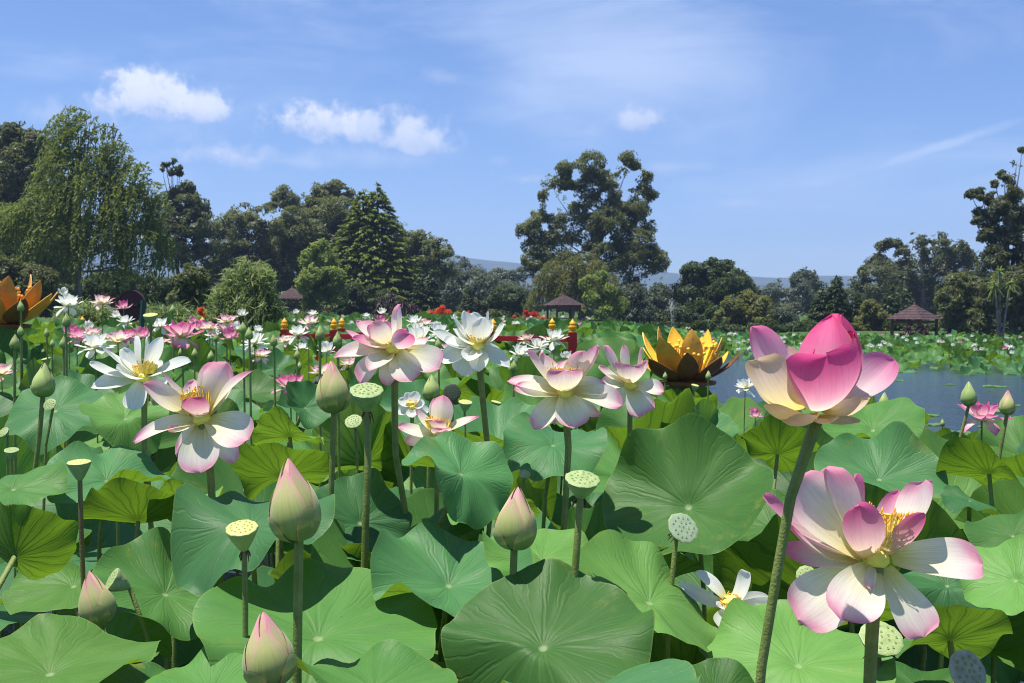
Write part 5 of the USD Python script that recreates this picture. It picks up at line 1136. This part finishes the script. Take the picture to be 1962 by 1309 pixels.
for kind, px, py, w, label in [
    ('shut_white', 123, 566, 24, 'white lotus opening at the top left above the white open one'), ('white0', 131, 588, 46, 'white open lotus right of the orange sculpture'), ('pink0', 197, 583, 37, 'pink lotus left of the maroon board'),
    ('cup_rose', 237, 592, 29, 'deep pink lotus in front of the maroon board'), ('rose1', 148, 650, 43, 'deep pink lotus below the leftmost yellow finial'), ('white1', 182, 668, 58, 'white lotus behind the left white one next to a deep pink one'),
    ('pink1', 226, 656, 46, 'pale pink lotus directly above the left white lotus'), ('white0', 308, 628, 37, 'white lotus touching the left pink group'), ('rose1', 348, 648, 68, 'large rose pink lotus in front of two yellow finials'),
    ('pink0', 402, 632, 35, 'small pink lotus right of the two yellow finials'), ('pink1', 435, 619, 36, 'pale pink lotus beside the small white cup at left'), ('cup_white', 463, 606, 24, 'small white cup lotus in front of the feathery clump'),
    ('cup_rose', 440, 650, 38, 'bright pink cupped lotus left of two green buds'), ('rose0', 276, 648, 34, 'rose lotus peeping out above the left white lotus'), ('cup_white', 494, 636, 22, 'white cup lotus at the left end of the red rail'),
    ('white1', 488, 660, 46, 'white lotus below the left end of the red rail'), ('pink1', 500, 684, 34, 'pale pink lotus below the white one under the red rail'), ('pink0', 592, 622, 36, 'pale pink lotus in front of the red footbridge'),
    ('white0', 571, 644, 40, 'white lotus in front of the red rail left of the two finials'), ('pink1', 546, 656, 28, 'small pale lotus in front of the red rail'), ('white1', 578, 670, 27, 'small white lotus just below the red rail'),
    ('cup_white', 626, 676, 38, 'creamy white cupped lotus below the two finials'), ('rose1', 556, 745, 60, 'rose pink lotus right of the left pink tipped one'), ('pink0', 3, 718, 46, 'pink white lotus cut by the left edge'),
    ('pink1', 618, 718, 44, 'pale pink lotus behind the opening bud'), ('rose0', 1447, 800, 32, 'deep pink lotus half hidden beside the big pink flower'), ('rose1', 1881, 806, 76, 'rose pink lotus between the two buds by the water'),
    ('white0', 1428, 745, 38, 'white lotus behind the left petal of the big pink flower'), ('cup_rose', 232, 862, 52, 'dark rose lotus hidden behind leaves below the left white one'), ('white1', 803, 652, 54, 'white lotus behind the tall pink lotus on its right'),
    ('white0', 1062, 654, 44, 'white lotus in front of the right end of the red rail'), ('white1', 1032, 668, 40, 'white lotus under the red rail at the right'), ('pink1', 1008, 652, 28, 'small pale pink lotus under the right red rail'),
    ('white0', 998, 682, 42, 'white lotus right of the creamy many petalled one'), ('white1', 842, 642, 40, 'white lotus touching the left petals of the creamy one'), ('pink0', 668, 700, 30, 'small pink lotus behind the opening bud and tall pink one'),
    ('rose0', 4, 632, 26, 'small deep pink lotus at the left edge'), ('pink1', 862, 672, 34, 'pinkish lotus behind the left petals of the creamy one'), ('cup_white', 1085, 690, 30, 'white lotus low beside the red end post'), ('pink0', 815, 622, 24, 'small pale lotus right of the tall pink petal'),
]:
    put_flower(kind, px, py, w, label, size=.105 if px in (1447, 1428) else .23)

for i, (bx, by, w, label) in enumerate([
    (28, 660, 17, 'green bud at the left edge above the plain left bud'), (40, 637, 12, 'small pale bud at the far left below the orange sculpture'), (40, 590, 12, 'little bud in front of the orange sculpture'), (90, 640, 10, 'tiny bud below the leftmost yellow finial'), (122, 660, 14, 'bud beside the deep pink lotus at left'),
    (127, 618, 15, 'cream bud next to the leftmost yellow finial'), (100, 660, 9, 'small round bud between two left buds'), (331, 595, 10, 'tiny cream bud right of the yellow topped pod'), (466, 632, 13, 'left one of two grey green buds by the pink cupped lotus'), (478, 643, 14, 'right one of two grey green buds by the pink cupped lotus'),
    (414, 650, 10, 'small bud right of the big rose pink lotus'), (404, 685, 12, 'grey green bud below the bright pink cupped lotus'), (373, 680, 11, 'round green bud below the big rose pink lotus'), (346, 677, 9, 'little bud under the big rose pink lotus'), (525, 656, 13, 'green bud before the left end of the red rail'),
    (647, 655, 17, 'pointed green bud in front of the two yellow finials'), (613, 643, 17, 'rounded pale bud in front of the red panel'), (569, 682, 11, 'cream bud below the small white lotus'), (574, 703, 9, 'small pale bud among leaves below the red rail'), (512, 812, 12, 'pinkish bud in shade right of the left pink lotus'), (840, 662, 12, 'green bud left of the creamy white lotus'),
    (984, 705, 13, 'cream green bud right of the creamy white lotus'), (1274, 722, 8, 'tiny bud in front of the golden sculpture on its left'), (1357, 722, 10, 'small green bud in front of the golden sculpture on its right'), (1936, 808, 9, 'little bud under the right edge bud'), (1806, 812, 8, 'thin dark bud before the water at right'),
]):
    d = F * .034 / w; C = at(bx, by + w * .6, d)
    if i == 0:
        H = .062; proto_bud = bud(label, (bx, by + w * .6), (bx + 1, by + w * .6 - H * F / d), w, d, [(bx, by + 80)], .011 * F / d, L_budg, 600)
        P0 = np.array([C[0], C[1], 0.0]); Cz = C[2]
    else:
        copy_of(proto_bud, 'lotus_bud', mat4([C[0], C[1], C[2] - Cz], i * 1.1), label, None, 'bud')
    RECT.append((bx - w * .5, by - w, bx + w * .5, by + w * .7, d, 'bud'))
for i, (px, py, w, label) in enumerate([
    (288, 603, 27, 'yellow topped flat pod right of the maroon board'), (88, 687, 17, 'pale flat pod above the plain left bud'), (75, 676, 11, 'tiny flat pod at the left beside another'), (362, 714, 14, 'pale pod above the left pink lotus'), (892, 770, 26, 'yellowish pod below the creamy white lotus'),
    (1332, 738, 15, 'small flat pod below the golden sculpture'), (951, 770, 20, 'yellow green pod beside the long curved stalk'), (640, 702, 15, 'yellowish pod behind the opening bud')]):
    d = F * .06 / w; C = at(px, py, d)
    if i == 0:
        proto_pod = pod(label, (px, py), w, d, w * .75, [(px, py + 60)], .012 * F / d, 640, (0, 1, -.3), facem=L_podyel, withered=False); Cz = C[2]
    else:
        copy_of(proto_pod, 'seed_pod', mat4([C[0], C[1], C[2] - Cz], i * .4 - 1.2), label, None, 'seed pod')
    RECT.append((px - w * .5, py - w * .5, px + w * .5, py + w * .6, d, 'pod'))

r3 = np.random.default_rng(333); ks = list(PROTO)
for i in range(36):
    px = r3.uniform(110, 960) if i < 33 else r3.uniform(1000, 1120); py = r3.uniform(598, 640) + (px < 420) * r3.uniform(0, 24); w = r3.uniform(16, 30) * (.7 + (py - 592) / 90)
    if 490 < px < 690 and py > 612 or px > 925: continue
    k_ = ks[int(r3.choice(len(ks)))]; cn = 'white' if 'white' in k_ else ('deep pink' if 'rose' in k_ else 'pale pink'); wh = 'among the left flowers' if px < 500 else 'around the red footbridge'
    put_flower(k_, px, py, w, 'small %s lotus scattered %s' % (cn, wh), 'small %s flowers %s' % (cn, wh))
# things that leaves of the bed must not cover
HERO = [(1436, 600, 1715, 830, 1.42), (1463, 895, 1885, 1225, 1.6), (255, 693, 490, 905, 2.2), (172, 643, 365, 785, 2.75), (640, 583, 845, 738, 2.4), (830, 595, 978, 722, 2.7), (970, 658, 1192, 825, 2.3), (1145, 658, 1273, 800, 2.72), (762, 757, 918, 845, 2.62), (1334, 1093, 1522, 1208, 2.0), (760, 750, 820, 795, 3.6),
        (514, 877, 608, 1100, 1.72), (462, 1170, 558, 1320, 1.55), (948, 930, 1028, 1110, 1.92), (153, 1093, 220, 1250, 1.95), (607, 690, 670, 830, 2.3), (62, 694, 105, 800, 3.1), (466, 907, 496, 955, 2.9), (810, 717, 842, 770, 3.1), (1842, 730, 1870, 830, 3.6), (1915, 747, 1945, 850, 3.5), (1682, 750, 1704, 830, 3.9),
        (670, 735, 735, 900, 2.2), (660, 795, 693, 850, 2.9), (1083, 900, 1150, 1120, 1.9), (1275, 985, 1338, 1110, 2.0), (433, 995, 495, 1150, 1.8), (128, 878, 172, 1060, 2.15), (1648, 1200, 1728, 1300, 1.72), (1815, 1240, 1895, 1309, 1.6), (848, 735, 884, 790, 2.95), (82, 762, 108, 800, 3.0), (200, 1090, 300, 1250, 1.98),
        (1228, 628, 1422, 722, 9.5), (-10, 528, 112, 600, 10.5), (226, 556, 282, 616, 12.9), (500, 634, 670, 662, 16), (1040, 630, 1105, 680, 15), (940, 630, 1105, 650, 15), (632, 616, 664, 660, 15), (374, 590, 394, 622, 16), (112, 598, 132, 622, 16)]


def canopy_drop(px, d):
    """how far below the eye the top of the leaves lies"""
    left = float(1 - smooth(px, 1150, 1420))
    dl = np.interp(d, [1.5, 3.0, 4.5, 6.5, 9, 12, 16, 22, 40, 95], [.66, .66, .58, .52, .46, .44, .55, .58, .72, .74])
    lw = float(1 - smooth(px, 120, 420)); dl -= lw * np.interp(d, [4, 7, 9, 12, 16], [0, .08, .2, .30, .2])
    dl += .30 * float(smooth(px, 860, 980)) * float(smooth(d, 26, 45))
    dr = np.interp(d, [1.5, 3.0, 4.5, 6.5, 9, 30, 42, 75], [.66, .66, .62, .74, .90, 1.75, 1.88, 1.90])
    return left * dl + (1 - left) * dr


def clear(px, py, rpx, d, hit=.45):
    for x0, y0, x1, y1, dd in HERO:
        if d < dd + .25 and px + rpx * .9 > x0 and px - rpx * .9 < x1 and py + rpx * .85 > y0 and py - rpx * .85 < y1: return False
    for x0, y0, x1, y1, dd, kd in RECT:
        if kd == 'leaf':
            if d < dd + .1 and x0 - rpx * .3 < px < x1 + rpx * .3 and y0 - rpx * .2 < py < y1 + rpx * .2: return False
        elif d < dd + .12 and px + rpx * .9 > x0 and px - rpx * .9 < x1 and py + rpx * .5 > y0 and py - rpx * .5 < y1: return False
    return True


rng = np.random.default_rng(4242); KIND = []
for k in range(12):                                                   # twelve leaf shapes with their tilt
    r2 = np.random.default_rng(700 + k); tl = math.radians([8, 14, 20, 26, 32, 38, 18, 24, 46, 30, 12, 55][k]); ty = [0, 1, 2, 0, 1, 3, 1, 0, 2, 1, 0, 1][k]
    v, f, uv = leaf_mesh(.26, r2, 12, 48, cup=r2.uniform(.06, .34), wave=r2.uniform(.12, .26), lobes=int(r2.integers(2, 4)), edge=.05, flop=r2.choice([0, .5, .8, -.4, .6, -.6]), flop_az=r2.uniform(0, 6.28), fold=r2.choice([0, 0, .35, -.3]), fold_az=r2.uniform(0, 3.14))
    c, s = math.cos(tl), math.sin(tl); v = np.stack([v[:, 0], v[:, 1] * c - v[:, 2] * s, v[:, 1] * s + v[:, 2] * c], 1)   # upper side leans to -y
    KIND.append((v, f, uv, tl, LEAFS[ty], np.array([0, -s, c])))
cand = []
def scatter(n, dmin, dmax, pxr, gap):
    out = []; grid = {}
    for _ in range(n):
        d = math.sqrt(rng.uniform(dmin ** 2, dmax ** 2)); px = rng.uniform(*pxr); x = (px - 981) / F * d; s = gap
        k = (int(x // s), int(d // s)); ok = True
        for a in (-1, 0, 1):
            for b in (-1, 0, 1):
                for q in grid.get((k[0] + a, k[1] + b), ()):
                    if (q[0] - x) ** 2 + (q[1] - d) ** 2 < s * s: ok = False
        if ok: grid.setdefault(k, []).append((x, d)); out.append((px, d, x))
    return out


ind, rest = [], []
for px, d, x in scatter(50000, 2.2, 21, (-140, 2100), .28):
    edge_r = np.interp(px, [1300, 1370, 1700, 1960], [9.0, 7.6, 6.2, 5.4]) + .25 * math.sin(px * .03)                          # where the near bed ends before the open water on the right
    w = smooth(px, 1240, 1335)
    if d > edge_r * w + 40 * (1 - w): continue
    if px < 520 and d > 19.0: continue
    if 14.4 < d < 20 and 100 < px < 1120:                            # under the footbridge
        pass
    drop = canopy_drop(px, d) + abs(rng.normal()) * .13 + (.0 if rng.random() < .72 else rng.uniform(.15, .5)); R = rng.uniform(.20, .33)
    py = HORIZON + (drop / d) * F; rpx = R / d * F
    if py - rpx * .6 > 1330: continue
    if not clear(px, py, rpx, d): continue
    ind.append((d, px, x, drop, R))
ind.sort(); NEAR = ind[:262]; rest = ind[262:]
KBUILT = {}


def zone(px, d, R):
    side = 'left' if px < 650 else ('centre' if px < 1300 else 'right'); dist = 'near' if d < 3.6 else ('middle' if d < 5.2 else 'back')
    where = {('left', 'near'): 'between the left pink lotus and the front leaves', ('left', 'middle'): 'below the row of small left flowers', ('left', 'back'): 'around the small pink flowers on the left',
             ('centre', 'near'): 'under the central pink and white lotuses', ('centre', 'middle'): 'behind the stalks of the central lotuses', ('centre', 'back'): 'between the central lotuses and the red rail',
             ('right', 'near'): 'beside the thick stalk of the big pink flower', ('right', 'middle'): 'behind the big pink flower', ('right', 'back'): 'along the near edge of the open water'}[(side, dist)]
    return where


TONE = {0: 'blue green', 1: 'green', 2: 'light green', 3: 'dark green'}
ANCH = [(1575, 700, 'the biggest hot pink lotus'), (1678, 1060, 'the widest open lotus'), (375, 800, 'the left pink tipped lotus'), (270, 720, 'the left white lotus'), (745, 665, 'the tall pink lotus'), (908, 660, 'the creamy many petalled lotus'), (1082, 745, 'the middle pink white lotus'), (1208, 735, 'the pink lotus by the golden sculpture'),
        (842, 820, 'the half sunk pink lotus'), (1410, 1150, 'the low white lotus'), (790, 775, 'the small white lotus in the centre'), (560, 960, 'the biggest green bud'), (510, 1250, 'the bottom edge bud'), (988, 995, 'the bottom centre bud'), (185, 1150, 'the lower left bud'), (637, 740, 'the opening bud'), (83, 728, 'the plain left bud'), (481, 930, 'the small bud by the blue green leaf'),
        (1856, 755, 'the tall right bud by the water'), (1930, 772, 'the rightmost bud'), (1694, 768, 'the bud before the water'), (702, 765, 'the wide flat pod'), (1115, 935, 'the grey green pod'), (1305, 1015, 'the tilted blue green pod'), (463, 1030, 'the yellow topped pod'), (151, 900, 'the cream topped pod'), (1689, 1235, 'the speckled pod'), (866, 752, 'the dark pod'),
        (1315, 690, 'the golden sculpture'), (40, 570, 'the orange sculpture'), (252, 590, 'the maroon board'), (348, 648, 'the large rose pink lotus'), (148, 650, 'the deep pink left lotus'), (440, 650, 'the bright pink cupped lotus'), (556, 740, 'the rose pink lotus below the rail'), (626, 676, 'the creamy cupped lotus'), (1880, 805, 'the pink lotus by the water'), (1090, 660, 'the red end post'), (648, 645, 'the pair of yellow finials'), (185, 660, 'the left white lotus pair'), (500, 680, 'the pale lotus under the rail'), (1475, 1000, 'the thick leaning stalk'), (405, 1030, 'the left lotus stalk'), (1600, 850, 'the top of the thick stalk')]
SPEC = {}
for d, px, x, drop, R in NEAR:
    k = int(rng.integers(0, 12)); py = HORIZON + drop / d * F; rp = R / d * F
    a = min(ANCH, key=lambda a: math.hypot(a[0] - px, (a[1] - py) * 1.3)); ddx, ddy = px - a[0], py - a[1]
    rel = ('left of' if ddx < 0 else 'right of') if abs(ddx) > abs(ddy) * 1.1 else ('behind' if ddy < 0 else 'below'); far_ = 'close' if math.hypot(ddx, ddy) < 60 else ('' if math.hypot(ddx, ddy) < 120 else 'well')
    size = 'large' if rp > 105 else ('medium' if rp > 62 else 'small'); fm = 'flat' if abs(drop - canopy_drop(px, d)) < .12 else 'low'
    tone = TONE[LEAFS.index(KIND[k][4])]
    l_ = '%s %s %s lotus leaf %s %s %s' % (size, fm, tone, far_, rel, a[2])
    if len(l_.split()) > 15: l_ = '%s %s lotus leaf %s %s' % (size, tone, rel, a[2])
    SPEC[d, px] = (k, ' '.join(l_.split()))
from collections import defaultdict
same = defaultdict(list); LAB = {}
for q, (k, l) in SPEC.items(): same[l].append(q)
for l, qs in same.items():
    qs.sort()
    if len(qs) == 1: LAB[qs[0]] = (l, 'lotus leaves of the near bed')
    elif len(qs) == 2: LAB[qs[0]] = ('nearer ' + l, 'lotus leaves of the near bed'); LAB[qs[1]] = ('farther ' + l, 'lotus leaves of the near bed')
    elif len(qs) == 3:
        for q, w_ in zip(qs, ('nearest ', 'middle ', 'farthest ')): LAB[q] = (w_ + l, 'lotus leaves of the near bed')
    else:
        for q in qs: LAB[q] = (l, 'alike leaves: ' + l)
for d, px, x, drop, R in NEAR:
    k = SPEC[d, px][0]; v, f, uv, tl, lk, n = KIND[k]
    rz = rng.normal() * 1.0 if rng.random() < .68 else rng.uniform(0, 6.28)
    y = d * math.cos(PITCH) - 0; C = np.array([x, d, CAM_Z - drop]); where = zone(px, d, R); tone = TONE[LEAFS.index(lk)]
    label, group = LAB[d, px]; M = mat4(C, rz, R / .26)
    if k not in KBUILT:
        t = thing('lotus_leaf', None, label, 'leaf', group, M); part(t, 'blade', (v, f), lk, smooth=True, uv=uv)
        part(t, 'stalk', tube(spline([-n * .012, -n * .16 + [0, 0, -.04], [-n[0] * .2, -n[1] * .2, -.9], [-n[0] * .25, -n[1] * .25, -2.8]], 10), .0065, 6), L_stem, smooth=True); KBUILT[k] = t
    else: copy_of(KBUILT[k], 'lotus_leaf', M, label, group, 'leaf')

# the rest of the beds: too many to single out
def instancer(name, label, cat, protos, pos, idx, rzs, scl, tilt=None):
    p = UsdGeom.PointInstancer.Define(stage, '/World/' + name); paths = []
    for i, (v, f, uv, lk) in enumerate(protos):
        m = part(p, 'leaf_kind', (v, f), lk, smooth=True, uv=uv); paths.append(m.GetPath())
    p.CreatePrototypesRel().SetTargets(paths); p.CreatePositionsAttr(Vt.Vec3fArray.FromNumpy(np.asarray(pos, np.float32))); p.CreateProtoIndicesAttr(Vt.IntArray.FromNumpy(np.asarray(idx, np.int32)))
    rzs = np.asarray(rzs); p.CreateOrientationsAttr(Vt.QuathArray([Gf.Quath(float(math.cos(a / 2)), 0, 0, float(math.sin(a / 2))) for a in rzs]))
    p.CreateScalesAttr(Vt.Vec3fArray.FromNumpy(np.repeat(np.asarray(scl, np.float32)[:, None], 3, 1))); tag(p, label, cat, kind='stuff')
pos, idx, rz_, sc = [], [], [], []
for d, px, x, drop, R in rest:
    pos.append([x, d, CAM_Z - drop]); idx.append(int(rng.integers(0, 12))); rz_.append(rng.normal() * 1.1 if rng.random() < .65 else rng.uniform(0, 6.28)); sc.append(R / .26)
# lower storey under the near canopy
for px, d, x in scatter(6000, 1.25, 9, (-250, 2200), .36):
    if px > 1350 and d > 5.4: continue
    pass
    dr = canopy_drop(px, d) + rng.uniform(.34, .8); py = HORIZON + dr / d * F
    if py > 1650: continue
    pos.append([x, d, CAM_Z - dr]); idx.append(int(rng.choice([0, 1, 3, 5, 7, 9]))); rz_.append(rng.uniform(0, 6.28)); sc.append(rng.uniform(.8, 1.15))
# far beds
def far_ok(px, d):
    if px < 520: return d < 19
    if px < 1080: return True
    if px < 1345: return d > 21
    return d > np.interp(px, [1345, 1400, 1700, 1962, 2300], [48, 45, 38, 34, 32]) + 1.2 * math.sin(px * .05) and d < 74
for px, d, x in scatter(60000, 21, 92, (480, 2120), .62):
    if not far_ok(px, d): continue
    if d > (90 if px < 1000 else 72): continue
    dr = canopy_drop(px, d) + abs(rng.normal()) * .16; R = rng.uniform(.26, .42)
    if px > 1345:
        e = d - np.interp(px, [1345, 1400, 1700, 1962, 2300], [48, 45, 38, 34, 32]); zc = min(CAM_Z - dr, .05 + e * .11); zc = max(zc, .03)
    else: zc = CAM_Z - dr
    pos.append([x, d, zc]); idx.append(int(rng.integers(0, 12))); rz_.append(rng.normal() * 1.0 if rng.random() < .7 else rng.uniform(0, 6.28)); sc.append(R / .26)
instancer('lotus_leaf_bed', 'countless lotus leaves of the far beds and the lower storey', 'lotus leaves', [(v, f, uv, lk) for v, f, uv, tl, lk, n in KIND], pos, idx, rz_, sc)
print('leaves', len(NEAR), len(rest), len(pos))

# ---------------------------------------------------------------- small flowers of the far beds, one object each
def tiny(look, seed, rings):
    r2 = np.random.default_rng(seed); return flower_parts(None, r2, look, rings, .14, 5, 4, False, one=True)
TINY = [(tiny(L_white, 801, CUPF), L_white, 'white'), (tiny(L_white, 802, STAR), L_white, 'white'), (tiny(L_pink, 803, CUPF), L_pink, 'pale pink'), (tiny(L_rose, 804, CUPF), L_rose, 'deep pink')]
TB = {}
def far_flower(px, py, d, k, where, s=1.15):
    (m, uv), lk, cn = TINY[k]; C = at(px, py, d); label = '%s lotus flower dotted %s' % (cn, where); group = '%s flowers %s' % (cn, where)
    M = mat4(C, rng.uniform(0, 6.28), s)
    if k not in TB:
        x = thing('lotus_flower', None, label, 'flower', group, M); part(x, 'petals', m, lk, smooth=True, uv=uv); part(x, 'stalk', tube([[0, 0, -.005], [0, 0, -1.2]], .007, 4), L_stem); TB[k] = x
    else: copy_of(TB[k], 'lotus_flower', M, label, group, 'flower')
for _ in range(62):
    px = rng.uniform(555, 870); py = 604 + abs(rng.normal()) * 11; d = np.clip(.62 / max(py - HORIZON, 4) * F, 24, 88)
    far_flower(px, py, d, int(rng.choice([0, 1, 2], p=[.5, .35, .15])), 'over the bed behind the red footbridge')
for _ in range(24):
    px = rng.uniform(940, 1130); py = 606 + abs(rng.normal()) * 12; d = np.clip(.62 / max(py - HORIZON, 4) * F, 24, 84)
    far_flower(px, py, d, int(rng.choice([0, 1, 2, 3], p=[.5, .2, .2, .1])), 'over the bed before the middle gazebo')
for _ in range(34):
    px = rng.uniform(1125, 1420); py = 628 + abs(rng.normal()) * 16; d = np.clip(1.5 / max(py - HORIZON, 4) * F, 46, 72)
    far_flower(px, py, d, int(rng.choice([0, 1, 2, 3], p=[.5, .2, .18, .12])), 'over the far bed behind the golden sculpture')
for _ in range(66):
    px = rng.uniform(1420, 1975); py = 640 + abs(rng.normal()) * 17 + max(0, (px - 1600) * .012); d = np.clip(1.52 / max(py - HORIZON, 4) * F, 38, 72)
    far_flower(px, py, d, int(rng.choice([0, 1, 2, 3], p=[.56, .24, .14, .06])), 'over the far right bed beyond the open water', 1.1)

# floating pads on the open water, each by itself
PB = None
for px, py in [(1455, 716), (1560, 722), (1660, 727), (1720, 730), (1782, 797), (1740, 781), (1900, 790), (1840, 830), (1935, 778), (1715, 812), (1890, 820), (1660, 812), (1750, 806), (1955, 806), (1820, 738), (1905, 742), (1790, 815), (1870, 836)]:
    d = CAM_Z / (py - HORIZON) * F; C = at(px, py, d); C[2] = .012; lab = 'flat leaf floating on the open water at right'; M = mat4(C, px * .7, 1 + .3 * math.sin(px))
    if PB is None:
        v, f, uv = leaf_mesh(.24, np.random.default_rng(5), 8, 40, cup=.03, wave=.02, sag=.02); PB = thing('floating_leaf', None, lab, 'leaf', 'flat leaves floating on the open water', M); part(PB, 'blade', (v + [0, 0, .012], f), L_leafy, smooth=True, uv=uv)
    else: copy_of(PB, 'floating_leaf', M, lab, 'flat leaves floating on the open water', 'leaf')

# thin fountain spray on the far side of the bed
rng = np.random.default_rng(91); O = at(1287, 640, 66); O[2] = 0
t = thing('fountain', O, 'thin fountain spray behind the golden sculpture', 'fountain')
part(t, 'nozzle', lathe([(.09, -.3), (.09, .55), (.05, .6), (.03, .72)], 10), L_barkd)
q = []; L_drop = plain('water_spray', (.75, .78, .82), .2, .5)
for _ in range(420):
    a, s_ = rng.uniform(0, 6.28), rng.uniform(0, 1); r = s_ * rng.uniform(.1, .55); zz = .7 + 2.3 * (1 - (2 * s_ - .75) ** 2 * 1.1) * rng.uniform(.7, 1)
    b = trimesh.creation.icosahedron(); q.append((np.asarray(b.vertices) * rng.uniform(.006, .016) + [r * math.cos(a), r * math.sin(a), max(.5, zz)], np.asarray(b.faces)))
part(t, 'spray', join(*q), L_drop, kind='stuff')
# ---------------------------------------------------------------- summer haze
g = G()
L_haze = g.done('haze_air', volume=g('principled_volume', 'volume', color=(.50, .66, 1.0), density=0.00034, anisotropy=0.2))
hz = trimesh.creation.box([8200, 6600, 331]); hz.apply_translation([0, 0, 331 / 2 - 41])
tag(part(None, 'haze', hz, L_haze), 'pale summer haze over the whole garden and the hills', 'haze', kind='stuff')
